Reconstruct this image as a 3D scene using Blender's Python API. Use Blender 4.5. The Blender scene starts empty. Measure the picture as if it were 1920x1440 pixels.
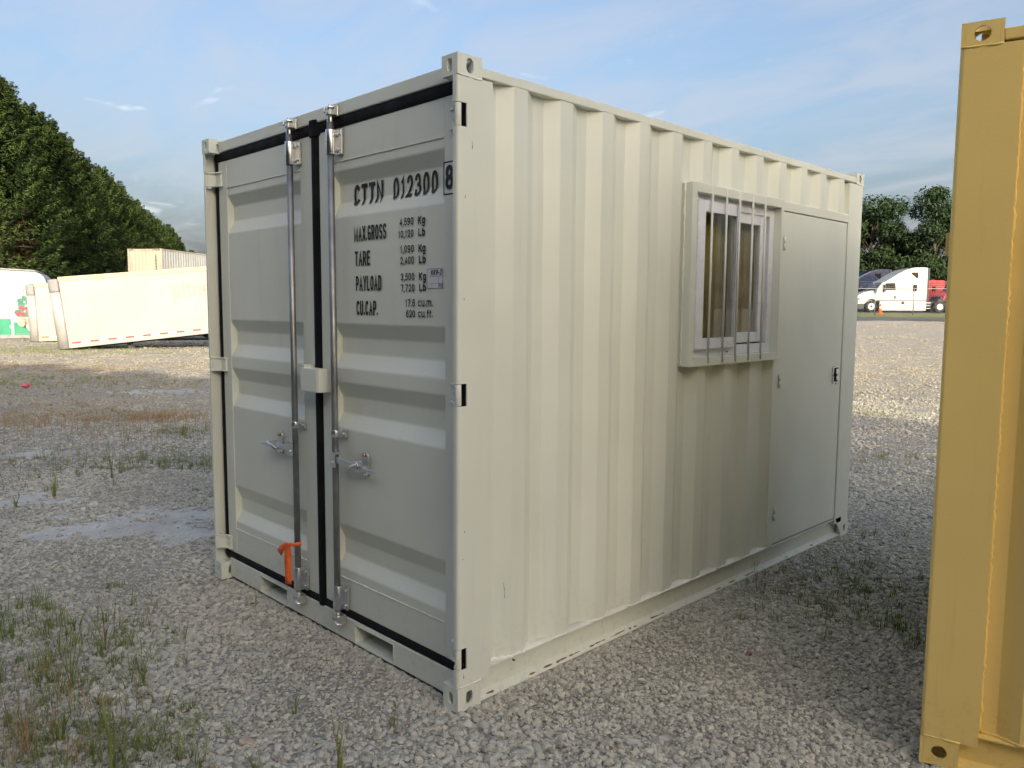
import bpy, bmesh, math, random
import numpy as np
from mathutils import Vector, Matrix, Euler

random.seed(7)
RNG = np.random.default_rng(11)
scene = bpy.context.scene
COL = scene.collection
R = math.radians

# ------------------------------------------------------------------ camera
CAM = np.array([2.2433, -1.9150, 1.5842])
FW = np.array([-0.710576, 0.697018, -0.096165])
RT = np.array([0.699833, 0.714281, 0.006053])
UP = np.array([-0.072908, 0.062998, 0.995347])
FPX = 1476.04
cd = bpy.data.cameras.new('camera')
cd.sensor_width = 36.0
cd.lens = FPX / 1920 * 36.0
cd.clip_start = 0.05
cd.clip_end = 6000
cam = bpy.data.objects.new('camera', cd)
COL.objects.link(cam)
cam.matrix_world = Matrix(((RT[0], UP[0], -FW[0], CAM[0]), (RT[1], UP[1], -FW[1], CAM[1]),
                           (RT[2], UP[2], -FW[2], CAM[2]), (0, 0, 0, 1)))
scene.camera = cam

# ------------------------------------------------------------------ sky, sun, exposure
SUN_AZ = R(-30)          # direction towards the sun on the ground plane
SUN_EL = R(19)
sun_dir = Vector((math.cos(SUN_AZ) * math.cos(SUN_EL), math.sin(SUN_AZ) * math.cos(SUN_EL), math.sin(SUN_EL)))
w = bpy.data.worlds.new('World')
scene.world = w
w.use_nodes = True
nt = w.node_tree
nt.nodes.clear()
wo = nt.nodes.new('ShaderNodeOutputWorld')
bg = nt.nodes.new('ShaderNodeBackground')
sky = nt.nodes.new('ShaderNodeTexSky')
sky.sky_type = 'NISHITA'
sky.sun_disc = False
sky.sun_elevation = SUN_EL
sky.sun_rotation = math.atan2(sun_dir.x, sun_dir.y)
sky.air_density = 1.0
sky.dust_density = 8.8
sky.ozone_density = 1.7
sky.altitude = 100
SKY_STRENGTH = 0.15
bg.inputs['Strength'].default_value = SKY_STRENGTH
# thin high cloud, the same all over the dome: noise on a flat cloud layer above
tc = nt.nodes.new('ShaderNodeTexCoord')
sep = nt.nodes.new('ShaderNodeSeparateXYZ')
nt.links.new(tc.outputs['Generated'], sep.inputs[0])
zz = nt.nodes.new('ShaderNodeMath'); zz.operation = 'ADD'; zz.inputs[1].default_value = 0.16
nt.links.new(sep.outputs['Z'], zz.inputs[0])
zm = nt.nodes.new('ShaderNodeMath'); zm.operation = 'MAXIMUM'; zm.inputs[1].default_value = 0.05
nt.links.new(zz.outputs[0], zm.inputs[0])
cmb = nt.nodes.new('ShaderNodeCombineXYZ')
for ax in 'XY':
    d = nt.nodes.new('ShaderNodeMath'); d.operation = 'DIVIDE'
    nt.links.new(sep.outputs[ax], d.inputs[0]); nt.links.new(zm.outputs[0], d.inputs[1])
    nt.links.new(d.outputs[0], cmb.inputs[ax])
def wnoise(scale, detail, rough, lo, hi, dist=0.0, off=(0, 0, 0), sc=(1, 1, 1), rz=0.0):
    mp = nt.nodes.new('ShaderNodeMapping')
    mp.inputs['Location'].default_value = off
    mp.inputs['Rotation'].default_value = (0, 0, rz)
    mp.inputs['Scale'].default_value = sc
    nt.links.new(cmb.outputs[0], mp.inputs[0])
    n = nt.nodes.new('ShaderNodeTexNoise')
    n.inputs['Scale'].default_value = scale; n.inputs['Detail'].default_value = detail
    n.inputs['Roughness'].default_value = rough; n.inputs['Distortion'].default_value = dist
    nt.links.new(mp.outputs[0], n.inputs['Vector'])
    mr = nt.nodes.new('ShaderNodeMapRange'); mr.interpolation_type = 'SMOOTHSTEP'
    mr.inputs['From Min'].default_value = lo; mr.inputs['From Max'].default_value = hi
    nt.links.new(n.outputs['Fac'], mr.inputs['Value'])
    return mr.outputs[0]
veil = wnoise(1.5, 5, 0.60, 0.30, 0.68, 0.6, (3.1, 1.7, 0), (1.0, 2.0, 1), R(40))
puff = wnoise(3.0, 4, 0.56, 0.62, 0.76, 0.4, (7.3, 2.2, 0))
base = nt.nodes.new('ShaderNodeMix'); base.data_type = 'RGBA'
base.inputs['B'].default_value = (2.15, 2.25, 2.5, 1)
vs = nt.nodes.new('ShaderNodeMath'); vs.operation = 'MULTIPLY'; vs.inputs[1].default_value = 0.50
nt.links.new(veil, vs.inputs[0])
nt.links.new(vs.outputs[0], base.inputs['Factor'])
nt.links.new(sky.outputs[0], base.inputs['A'])
pf = nt.nodes.new('ShaderNodeMix'); pf.data_type = 'RGBA'
pf.inputs['B'].default_value = (4.3, 4.35, 4.5, 1)
ps = nt.nodes.new('ShaderNodeMath'); ps.operation = 'MULTIPLY'; ps.inputs[1].default_value = 0.45
nt.links.new(puff, ps.inputs[0])
nt.links.new(ps.outputs[0], pf.inputs['Factor'])
nt.links.new(base.outputs['Result'], pf.inputs['A'])
nt.links.new(pf.outputs['Result'], bg.inputs['Color'])
nt.links.new(bg.outputs[0], wo.inputs[0])

sl = bpy.data.lights.new('sun', 'SUN')
sl.energy = 2.4
sl.angle = R(0.6)
sl.color = (1.0, 0.90, 0.74)
so = bpy.data.objects.new('sun', sl)
COL.objects.link(so)
so.rotation_euler = (-sun_dir).to_track_quat('-Z', 'Y').to_euler()
so.location = (0, -10, 30)

scene.view_settings.view_transform = 'Standard'
scene.view_settings.look = 'None'
scene.view_settings.exposure = 1.02
scene.view_settings.gamma = 1.0
scene.render.film_transparent = False
scene.cycles.use_denoising = True
scene.cycles.adaptive_threshold = 0.02
scene.cycles.max_bounces = 6
scene.cycles.diffuse_bounces = 3
scene.cycles.glossy_bounces = 3
scene.cycles.caustics_reflective = False
scene.cycles.caustics_refractive = False
scene.cycles.transparent_max_bounces = 12

# ------------------------------------------------------------------ helpers
def pray(px, py):
    return FW + RT * (px - 960) / FPX + UP * (720 - py) / FPX
def at(px, py, depth):
    return CAM + pray(px, py) * depth
def gpt(px, py, z=0.0):
    d = pray(px, py)
    return CAM + d * ((z - CAM[2]) / d[2])
def lat(depth, lateral, z=0.0):
    """a point at a distance and a sideways offset from the camera position"""
    f = FW[:2] / np.linalg.norm(FW[:2]); r = RT[:2] / np.linalg.norm(RT[:2])
    q = CAM[:2] + f * depth + r * lateral
    return np.array([q[0], q[1], z])

class MB:
    def __init__(s): s.v = []; s.f = []; s.sm = []
    def add(s, vs, fs, smooth=False):
        o = len(s.v)
        s.v += [tuple(float(c) for c in q) for q in vs]
        for f in fs:
            s.f.append(tuple(i + o for i in f)); s.sm.append(smooth)
        return s
    def box(s, x0, x1, y0, y1, z0, z1):
        return s.add([(x0, y0, z0), (x1, y0, z0), (x1, y1, z0), (x0, y1, z0), (x0, y0, z1), (x1, y0, z1), (x1, y1, z1), (x0, y1, z1)],
                     [(0, 3, 2, 1), (4, 5, 6, 7), (0, 1, 5, 4), (1, 2, 6, 5), (2, 3, 7, 6), (3, 0, 4, 7)])
    def obox(s, c, ax, ay, az):
        c, ax, ay, az = (np.array(q, float) for q in (c, ax, ay, az))
        vs = [c + i * ax + j * ay + k * az for k in (-1, 1) for i, j in ((-1, -1), (1, -1), (1, 1), (-1, 1))]
        return s.add(vs, [(0, 3, 2, 1), (4, 5, 6, 7), (0, 1, 5, 4), (1, 2, 6, 5), (2, 3, 7, 6), (3, 0, 4, 7)])
    def tube(s, pts, rad, n=12, cap=True, smooth=True):
        pts = [np.array(q, float) for q in pts]
        if not hasattr(rad, '__len__'): rad = [rad] * len(pts)
        o = []; up = None
        for i, q in enumerate(pts):
            t = pts[min(i + 1, len(pts) - 1)] - pts[max(i - 1, 0)]
            t = t / (np.linalg.norm(t) + 1e-12)
            if up is None:
                a = np.array([0, 0, 1.0]) if abs(t[2]) < .9 else np.array([1.0, 0, 0])
                up = np.cross(t, a)
            up = up - t * (up @ t); up /= np.linalg.norm(up)
            b = np.cross(t, up)
            o.append([q + rad[i] * (math.cos(k * 2 * math.pi / n) * up + math.sin(k * 2 * math.pi / n) * b) for k in range(n)])
        vs = [q for ring in o for q in ring]
        fs = []
        for i in range(len(pts) - 1):
            for k in range(n):
                a = i * n + k; b2 = i * n + (k + 1) % n
                fs.append((a, b2, b2 + n, a + n))
        s.add(vs, fs, smooth)
        if cap:
            s.add(o[0], [tuple(range(n - 1, -1, -1))]); s.add(o[-1], [tuple(range(n))])
        return s
    def prism(s, poly, axis, a0, a1, smooth=False):
        """poly: (u,v) list; axis 'x': (a,u,v)  'y': (u,a,v)  'z': (u,v,a)"""
        def P(u, v, a): return {'x': (a, u, v), 'y': (u, a, v), 'z': (u, v, a)}[axis]
        n = len(poly)
        vs = [P(u, v, a0) for u, v in poly] + [P(u, v, a1) for u, v in poly]
        area = sum(poly[i][0] * poly[(i + 1) % n][1] - poly[(i + 1) % n][0] * poly[i][1] for i in range(n))
        fs = [tuple(range(n)), tuple(range(2 * n - 1, n - 1, -1))]
        s.add(vs, fs)
        s.add(vs, [(i, (i + 1) % n, (i + 1) % n + n, i + n) for i in range(n)], smooth)
        return s
    def build(s, name, mat, parent=None, bevel=0.0, seg=2, fix=True):
        me = bpy.data.meshes.new(name)
        me.from_pydata(s.v, [], s.f)
        me.polygons.foreach_set('use_smooth', s.sm)
        if fix:
            bm = bmesh.new(); bm.from_mesh(me)
            bmesh.ops.remove_doubles(bm, verts=bm.verts, dist=1e-6)
            bmesh.ops.recalc_face_normals(bm, faces=bm.faces)
            bm.to_mesh(me); bm.free()
        if mat is not None: me.materials.append(mat)
        o = bpy.data.objects.new(name, me)
        COL.objects.link(o)
        if parent is not None: o.parent = parent
        if bevel:
            m = o.modifiers.new('bevel', 'BEVEL'); m.width = bevel; m.segments = seg
            m.limit_method = 'ANGLE'; m.angle_limit = R(35)
        return o

def empty(name, loc=(0, 0, 0), rz=0.0):
    o = bpy.data.objects.new(name, None); COL.objects.link(o)
    o.location = loc; o.rotation_euler = (0, 0, rz); o.empty_display_size = 0.2
    return o
def tag(o, label=None, cat=None, group=None, kind=None):
    if label: o['label'] = label
    if cat: o['category'] = cat
    if group: o['group'] = group
    if kind: o['kind'] = kind
    return o
def copy_tree(o, parent=None):
    c = o.copy(); COL.objects.link(c); c.parent = parent
    for ch in [x for x in bpy.data.objects if x.parent == o]:
        copy_tree(ch, c)
    return c

# ------------------------------------------------------------------ materials
def mk(name):
    m = bpy.data.materials.new(name); m.use_nodes = True
    t = m.node_tree; b = t.nodes['Principled BSDF']
    return m, t, b
def N(t, kind, **kw):
    n = t.nodes.new(kind)
    for k, v in kw.items():
        if k in n.inputs: n.inputs[k].default_value = v
        else: setattr(n, k, v)
    return n
def ramp(t, src, lo, hi, a=0.0, b=1.0):
    n = N(t, 'ShaderNodeMapRange'); n.interpolation_type = 'SMOOTHSTEP'
    n.inputs['From Min'].default_value = lo; n.inputs['From Max'].default_value = hi
    n.inputs['To Min'].default_value = a; n.inputs['To Max'].default_value = b
    t.links.new(src, n.inputs['Value']); return n.outputs[0]
def mixc(t, fac, a, b, mode='MIX'):
    n = N(t, 'ShaderNodeMix'); n.data_type = 'RGBA'; n.blend_type = mode
    for k, v in (('Factor', fac), ('A', a), ('B', b)):
        if isinstance(v, bpy.types.NodeSocket): t.links.new(v, n.inputs[k])
        elif k == 'Factor': n.inputs[k].default_value = v
        else: n.inputs[k].default_value = (*v, 1) if len(v) == 3 else v
    return n.outputs['Result']
def noise(t, vec, scale, detail=4, rough=.55):
    n = N(t, 'ShaderNodeTexNoise'); n.inputs['Scale'].default_value = scale
    n.inputs['Detail'].default_value = detail; n.inputs['Roughness'].default_value = rough
    t.links.new(vec, n.inputs['Vector']); return n.outputs['Fac']

def pbr(name, col, rough=.5, metal=0.0, var=.12, vscale=4.0, bump=0.0, bscale=200.0, coat=0.0, rvar=.1, dirt=None, dscale=3.0, damt=.5):
    m, t, b = mk(name)
    tcn = N(t, 'ShaderNodeTexCoord'); vec = tcn.outputs['Object']
    f = noise(t, vec, vscale, 2)
    lo = tuple(c * (1 - var) for c in col); hi = tuple(min(1, c * (1 + var)) for c in col)
    c = mixc(t, ramp(t, f, .3, .7), lo, hi)
    if dirt:
        d = noise(t, vec, dscale, 4, .7)
        c = mixc(t, ramp(t, d, .52, .75, 0, damt), c, dirt)
    t.links.new(c, b.inputs['Base Color'])
    f2 = noise(t, vec, vscale * 3, 1)
    t.links.new(ramp(t, f2, .3, .7, max(.02, rough - rvar), min(1, rough + rvar)), b.inputs['Roughness'])
    b.inputs['Metallic'].default_value = metal
    if coat: b.inputs['Coat Weight'].default_value = coat
    if bump:
        bn = N(t, 'ShaderNodeBump'); bn.inputs['Strength'].default_value = bump; bn.inputs['Distance'].default_value = .002
        t.links.new(noise(t, vec, bscale, 2), bn.inputs['Height'])
        t.links.new(bn.outputs[0], b.inputs['Normal'])
    return m

def container_paint(name, col, dust):
    m, t, b = mk(name)
    tcn = N(t, 'ShaderNodeTexCoord'); vec = tcn.outputs['Object']
    c = mixc(t, ramp(t, noise(t, vec, 1.7, 2), .3, .7), tuple(x * .96 for x in col), tuple(min(1, x * 1.03) for x in col))
    # road dust thrown up the lower walls and faint vertical wash streaks
    sp = N(t, 'ShaderNodeSeparateXYZ'); t.links.new(vec, sp.inputs[0])
    mp = N(t, 'ShaderNodeMapping'); mp.inputs['Scale'].default_value = (9, 9, .7); t.links.new(vec, mp.inputs[0])
    st = ramp(t, noise(t, mp.outputs[0], 2.2, 3, .65), .56, .74, 0, .12)
    c = mixc(t, st, c, dust)
    low = ramp(t, sp.outputs['Z'], .0, .42, 1, 0)
    sp2 = ramp(t, noise(t, vec, 26, 4, .75), .50, .72, 0, .55)
    mm = N(t, 'ShaderNodeMath', operation='MULTIPLY'); t.links.new(low, mm.inputs[0]); t.links.new(sp2, mm.inputs[1])
    c = mixc(t, mm.outputs[0], c, dust)
    # tiny rust and scuff specks
    v = N(t, 'ShaderNodeTexVoronoi'); v.inputs['Scale'].default_value = 7.0; t.links.new(vec, v.inputs['Vector'])
    spk = ramp(t, v.outputs['Distance'], .012, .022, 1, 0)
    pick = ramp(t, noise(t, vec, 3.1, 2), .60, .66)
    m2 = N(t, 'ShaderNodeMath', operation='MULTIPLY'); t.links.new(spk, m2.inputs[0]); t.links.new(pick, m2.inputs[1])
    c = mixc(t, m2.outputs[0], c, (.10, .065, .04))
    t.links.new(c, b.inputs['Base Color'])
    t.links.new(ramp(t, noise(t, vec, 6, 2), .3, .7, .28, .38), b.inputs['Roughness'])
    b.inputs['Specular IOR Level'].default_value = .55
    bn = N(t, 'ShaderNodeBump'); bn.inputs['Strength'].default_value = .16; bn.inputs['Distance'].default_value = .0025
    h1 = noise(t, vec, 130, 1); h2 = noise(t, vec, 7, 1)
    ad = N(t, 'ShaderNodeMath', operation='MULTIPLY_ADD'); ad.inputs[1].default_value = 2.2
    t.links.new(h2, ad.inputs[0]); t.links.new(h1, ad.inputs[2])
    t.links.new(ad.outputs[0], bn.inputs['Height']); t.links.new(bn.outputs[0], b.inputs['Normal'])
    return m

M = {}
M['cream'] = container_paint('cream paint', (.76, .795, .715), (.54, .51, .42))
M['yellow'] = container_paint('yellow paint', (.86, .65, .23), (.58, .40, .15))
M['rubber'] = pbr('black rubber', (.010, .010, .013), .75, var=.2)
M['rubber'].node_tree.nodes['Principled BSDF'].inputs['Specular IOR Level'].default_value = .2
M['zinc'] = pbr('galvanised steel', (.76, .78, .80), .30, 1.0, .05, 5, rvar=.03)
M['bar'] = pbr('galvanised bar', (.36, .37, .375), .52, 1.0, .2, 7, rvar=.05)
M['cast'] = pbr('silver cast steel', (.78, .77, .74), .32, 1.0, .06, 6, rvar=.04)
M['chrome'] = pbr('chrome', (.85, .85, .85), .12, 1.0, .03)
M['brass'] = pbr('yellow passivated bolt', (.55, .42, .18), .35, 1.0, .1)
M['black'] = pbr('black print', (.012, .012, .014), .55, var=.1)
M['dark'] = pbr('dark void', (.02, .02, .02), .9)
M['blackplastic'] = pbr('black plastic', (.02, .02, .022), .5)
M['scratch'] = pbr('bare scratch', (.05, .045, .045), .6)
M['weld'] = pbr('painted weld bead', (.84, .84, .78), .5, bump=.5, bscale=90)
M['sticker'] = pbr('white sticker paper', (.75, .76, .78), .5, var=.03)
M['blue'] = pbr('blue ink', (.12, .28, .55), .5)
M['greyprint'] = pbr('grey print', (.35, .37, .40), .6)
M['upvc'] = pbr('white window plastic', (.83, .86, .94), .42, var=.05, vscale=8, dirt=(.45, .43, .40), dscale=14, damt=.35)
M['barpaint'] = pbr('painted steel bar', (.72, .73, .68), .45, var=.06)
M['orange'] = pbr('orange flagging tape', (1.0, .17, .045), .42, var=.15, vscale=40)
M['lining'] = pbr('interior wall lining', (.30, .25, .15), .7)
M['curtain'] = pbr('olive beige curtain', (.32, .275, .145), .8, var=.2)
M['rust'] = pbr('rust stained paint', (.30, .13, .05), .8, var=.4, vscale=30)

def glass_mat(name, tint=(.9, .95, .93), rough=.02):
    m = bpy.data.materials.new(name); m.use_nodes = True
    t = m.node_tree; t.nodes.clear()
    o = t.nodes.new('ShaderNodeOutputMaterial')
    tr = t.nodes.new('ShaderNodeBsdfTransparent'); tr.inputs[0].default_value = (*tint, 1)
    gl = t.nodes.new('ShaderNodeBsdfGlossy'); gl.inputs['Roughness'].default_value = rough
    fr = t.nodes.new('ShaderNodeFresnel')
    ge = t.nodes.new('ShaderNodeNewGeometry'); mr_ = t.nodes.new('ShaderNodeMapRange')      # same reflectance from both sides of the sheet
    mr_.inputs['To Min'].default_value = 1.55; mr_.inputs['To Max'].default_value = 1 / 1.55
    t.links.new(ge.outputs['Backfacing'], mr_.inputs['Value']); t.links.new(mr_.outputs[0], fr.inputs['IOR'])
    mx = t.nodes.new('ShaderNodeMixShader')
    t.links.new(fr.outputs[0], mx.inputs[0]); t.links.new(tr.outputs[0], mx.inputs[1]); t.links.new(gl.outputs[0], mx.inputs[2])
    t.links.new(mx.outputs[0], o.inputs[0])
    return m
M['glass'] = glass_mat('window glass', (.92, .92, .86))
M['darkglass'] = pbr('dark vehicle glass', (.012, .014, .017), .06, var=.1, rvar=.02)

# ------------------------------------------------------------------ terrain
_ph = RNG.uniform(0, 6.28, (40, 2)); _an = RNG.uniform(0, 6.28, 40)
def fnoise(x, y, wl, seed=0, octs=4):
    """cheap smooth noise, sums of rotated sines, about -1..1"""
    x = np.asarray(x, float); y = np.asarray(y, float)
    out = np.zeros(np.broadcast(x, y).shape); amp = 1.0; tot = 0.0
    k = seed * 5
    for o in range(octs):
        f = 2 * math.pi / wl * (1.9 ** o)
        for j in range(3):
            i = (k + o * 3 + j) % 40
            a = _an[i]
            u = x * math.cos(a) + y * math.sin(a); v = -x * math.sin(a) + y * math.cos(a)
            out = out + amp * np.sin(u * f + _ph[i, 0] + 1.3 * np.sin(v * f * .7 + _ph[i, 1]))
        tot += amp * 1.7; amp *= .55
    return np.clip(out / tot, -1.2, 1.2)
def sstep(a, b, x):
    q = np.clip((np.asarray(x, float) - a) / (b - a), 0, 1); return q * q * (3 - 2 * q)
_f2 = FW[:2] / np.linalg.norm(FW[:2]); _r2 = RT[:2] / np.linalg.norm(RT[:2])
def depth_lat(x, y):
    dx = np.asarray(x, float) - CAM[0]; dy = np.asarray(y, float) - CAM[1]
    return dx * _f2[0] + dy * _f2[1], dx * _r2[0] + dy * _r2[1]
def height(x, y):
    x = np.asarray(x, float); y = np.asarray(y, float)
    D, L = depth_lat(x, y)
    rise = np.interp(D, [0, 22, 40, 60, 64, 67, 72, 80, 120, 3000], [0, 0, .22, .727, .972, 1.124, 1.333, 1.5, 1.7, 1.7])
    side = sstep(.08, .36, L / np.maximum(D, 1.0))
    h = rise * side
    far = np.clip((np.hypot(x, y) - 10) / 30, 0, 1)
    rel = .013 * fnoise(x, y, 2.4, 1) + .006 * fnoise(x, y, .6, 2, 3)
    rel = rel + .03 * far * fnoise(x, y, 14, 3, 3)
    # the ground is pressed flat under the two containers
    def near_box(cx, cy, hx, hy, a):
        c, s = math.cos(a), math.sin(a)
        u = (x - cx) * c + (y - cy) * s; v = -(x - cx) * s + (y - cy) * c
        return np.hypot(np.maximum(np.abs(u) - hx, 0), np.maximum(np.abs(v) - hy, 0))
    d1 = near_box(-1.1, 1.825, 1.1, 1.825, 0)
    d2 = near_box(*YC, 1.825, 1.1, YA)
    dd = np.minimum(d1, d2)
    k = sstep(0.0, .5, dd)
    return h + rel * k - .012 * (1 - k)
YA = R(15.2)
_c, _s = math.cos(YA), math.sin(YA)
Y0 = (1.37, .965)
YC = (Y0[0] + 1.825 * _c - 1.1 * _s, Y0[1] + 1.825 * _s + 1.1 * _c)
def in_containers(x, y, mgn=0.0):
    a = (x > -2.2 - mgn) & (x < mgn) & (y > -mgn) & (y < 3.65 + mgn)
    u = (x - YC[0]) * _c + (y - YC[1]) * _s; v = -(x - YC[0]) * _s + (y - YC[1]) * _c
    return a | ((np.abs(u) < 1.825 + mgn) & (np.abs(v) < 1.1 + mgn))

# fine silt left by dried puddles: patches named by where they lie
SILT = [(270, 985, 1.0, .30), (330, 962, .65, .22), (385, 1000, .45, .2), (150, 1000, .5, .16), (60, 935, .5, .2), (300, 735, 1.4, .4), (80, 850, .4, .2)]
SILT_W = [(*gpt(a, b)[:2], r1, r2) for a, b, r1, r2 in SILT]
def silt(x, y):
    x = np.asarray(x, float); y = np.asarray(y, float)
    m = np.zeros(np.broadcast(x, y).shape)
    for sx, sy, a, b in SILT_W:
        u = (x - sx) * _r2[0] + (y - sy) * _r2[1]; v = (x - sx) * _f2[0] + (y - sy) * _f2[1]
        m = np.maximum(m, 1.25 - np.hypot(u / a, v / (b * 1.5)))
    m = m + .5 * fnoise(x, y, .5, 4) + .4 * fnoise(x, y, .13, 5, 3)
    return np.maximum(sstep(.25, .85, m), .45 * sstep(.15, .8, fnoise(x, y, 1.1, 6)) * sstep(-.2, .5, fnoise(x, y, .2, 9, 3)))

def axis(lo, hi, step, far, n):
    core = np.arange(lo, hi + 1e-6, step)
    g = np.geomspace(step, far, n)
    left = lo - np.cumsum(g) ; right = hi + np.cumsum(g)
    return np.concatenate([left[::-1], core, right])
gx = axis(-9.0, 3.4, .05, 420, 62); gy = axis(-3.2, 9.0, .05, 420, 62)
GX, GY = np.meshgrid(gx, gy, indexing='ij')
GZ = height(GX, GY)
nx, ny = GX.shape
verts = np.stack([GX, GY, GZ], -1).reshape(-1, 3)
ii, jj = np.meshgrid(np.arange(nx - 1), np.arange(ny - 1), indexing='ij')
a = (ii * ny + jj).ravel()
faces = np.stack([a, a + ny, a + ny + 1, a + 1], -1)
me = bpy.data.meshes.new('ground')
me.vertices.add(len(verts)); me.vertices.foreach_set('co', verts.ravel())
me.loops.add(faces.size); me.loops.foreach_set('vertex_index', faces.ravel())
me.polygons.add(len(faces)); me.polygons.foreach_set('loop_start', np.arange(0, faces.size, 4))
me.polygons.foreach_set('use_smooth', np.ones(len(faces), bool))
me.update(calc_edges=True)
at_ = me.attributes.new('silt', 'FLOAT', 'POINT')
at_.data.foreach_set('value', silt(GX, GY).ravel())
ground = bpy.data.objects.new('ground', me); COL.objects.link(ground)
tag(ground, 'pale grey gravel yard with patches of dried silt', None, None, 'structure')

def ground_mat():
    m, t, b = mk('gravel ground')
    tcn = N(t, 'ShaderNodeTexCoord'); vec = tcn.outputs['Object']
    # stones: cells of three sizes, jittered grey, some warm
    def cells(scale, seed):
        v = N(t, 'ShaderNodeTexVoronoi'); v.inputs['Scale'].default_value = scale
        mp = N(t, 'ShaderNodeMapping'); mp.inputs['Location'].default_value = (seed, seed * 2, 0)
        t.links.new(vec, mp.inputs[0]); t.links.new(mp.outputs[0], v.inputs['Vector'])
        s = N(t, 'ShaderNodeSeparateColor'); t.links.new(v.outputs['Color'], s.inputs[0])
        return v.outputs['Distance'], s.outputs[0], s.outputs[1]
    d1, r1, q1 = cells(42, 1.3)
    d2, r2, q2 = cells(17, 4.1)
    val = N(t, 'ShaderNodeMath', operation='MULTIPLY_ADD'); val.inputs[1].default_value = .6
    t.links.new(r1, val.inputs[0])
    v2 = N(t, 'ShaderNodeMath', operation='MULTIPLY'); v2.inputs[1].default_value = .4; t.links.new(r2, v2.inputs[0])
    t.links.new(v2.outputs[0], val.inputs[2])
    stone = mixc(t, val.outputs[0], (.25, .243, .212), (.69, .67, .60))
    stone = mixc(t, ramp(t, q1, .82, .95, 0, .6), stone, (.52, .44, .36))
    crack = ramp(t, d1, .30, .62, 0, .65)
    stone = mixc(t, crack, stone, (.12, .115, .11))
    # fine dust between the stones, patchy
    big = noise(t, vec, .9, 3, .6)
    dust = mixc(t, noise(t, vec, 60, 2), (.27, .262, .23), (.42, .408, .36))
    c = mixc(t, ramp(t, big, .42, .66, .12, .62), stone, dust)
    at_n = N(t, 'ShaderNodeAttribute'); at_n.attribute_name = 'silt'
    siltc = mixc(t, ramp(t, noise(t, vec, 35, 3, .7), .35, .7), (.56, .56, .53), (.70, .70, .665))
    c = mixc(t, ramp(t, at_n.outputs['Fac'], .1, .9, 0, .9), c, siltc)
    # far yard: sandier stone with sunlit warmth put into its colour, brown weedy smears
    geo = N(t, 'ShaderNodeVectorMath', operation='LENGTH'); t.links.new(vec, geo.inputs[0])
    farf = ramp(t, geo.outputs['Value'], 6, 22, 0, .75)
    sand = mixc(t, ramp(t, noise(t, vec, 4.5, 6, .85), .30, .70), (.30, .275, .235), (.58, .54, .475))
    c = mixc(t, farf, c, sand)
    mp = N(t, 'ShaderNodeMapping'); mp.inputs['Scale'].default_value = (.9, .35, 1); mp.inputs['Rotation'].default_value = (0, 0, R(-25)); t.links.new(vec, mp.inputs[0])
    c = mixc(t, ramp(t, noise(t, vec, 1.3, 5, .8), .38, .62, 0, .5), c, (.30, .275, .24))
    mott = ramp(t, noise(t, mp.outputs[0], .55, 4, .65), .50, .68, 0, .42)
    c = mixc(t, mott, c, (.34, .325, .295))
    grs = N(t, 'ShaderNodeMath', operation='MULTIPLY'); t.links.new(ramp(t, noise(t, vec, .22, 5, .7), .585, .66, 0, .55), grs.inputs[0]); t.links.new(ramp(t, geo.outputs['Value'], 9, 15), grs.inputs[1])
    c = mixc(t, grs.outputs[0], c, (.17, .17, .075))
    t.links.new(c, b.inputs['Base Color'])
    b.inputs['Roughness'].default_value = .88
    b.inputs['Specular IOR Level'].default_value = .25
    h = N(t, 'ShaderNodeMath', operation='MULTIPLY_ADD'); h.inputs[1].default_value = -1.0
    t.links.new(d1, h.inputs[0]); t.links.new(v2.outputs[0], h.inputs[2])
    inv = N(t, 'ShaderNodeMath', operation='MULTIPLY'); t.links.new(ramp(t, at_n.outputs['Fac'], .1, .8, 1, .06), inv.inputs[0]); t.links.new(h.outputs[0], inv.inputs[1])
    bn = N(t, 'ShaderNodeBump'); bn.inputs['Strength'].default_value = .8; bn.inputs['Distance'].default_value = .02
    t.links.new(inv.outputs[0], bn.inputs['Height']); t.links.new(bn.outputs[0], b.inputs['Normal'])
    return m
me.materials.append(ground_mat())

def hz(x, y): return float(height(x, y))

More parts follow.
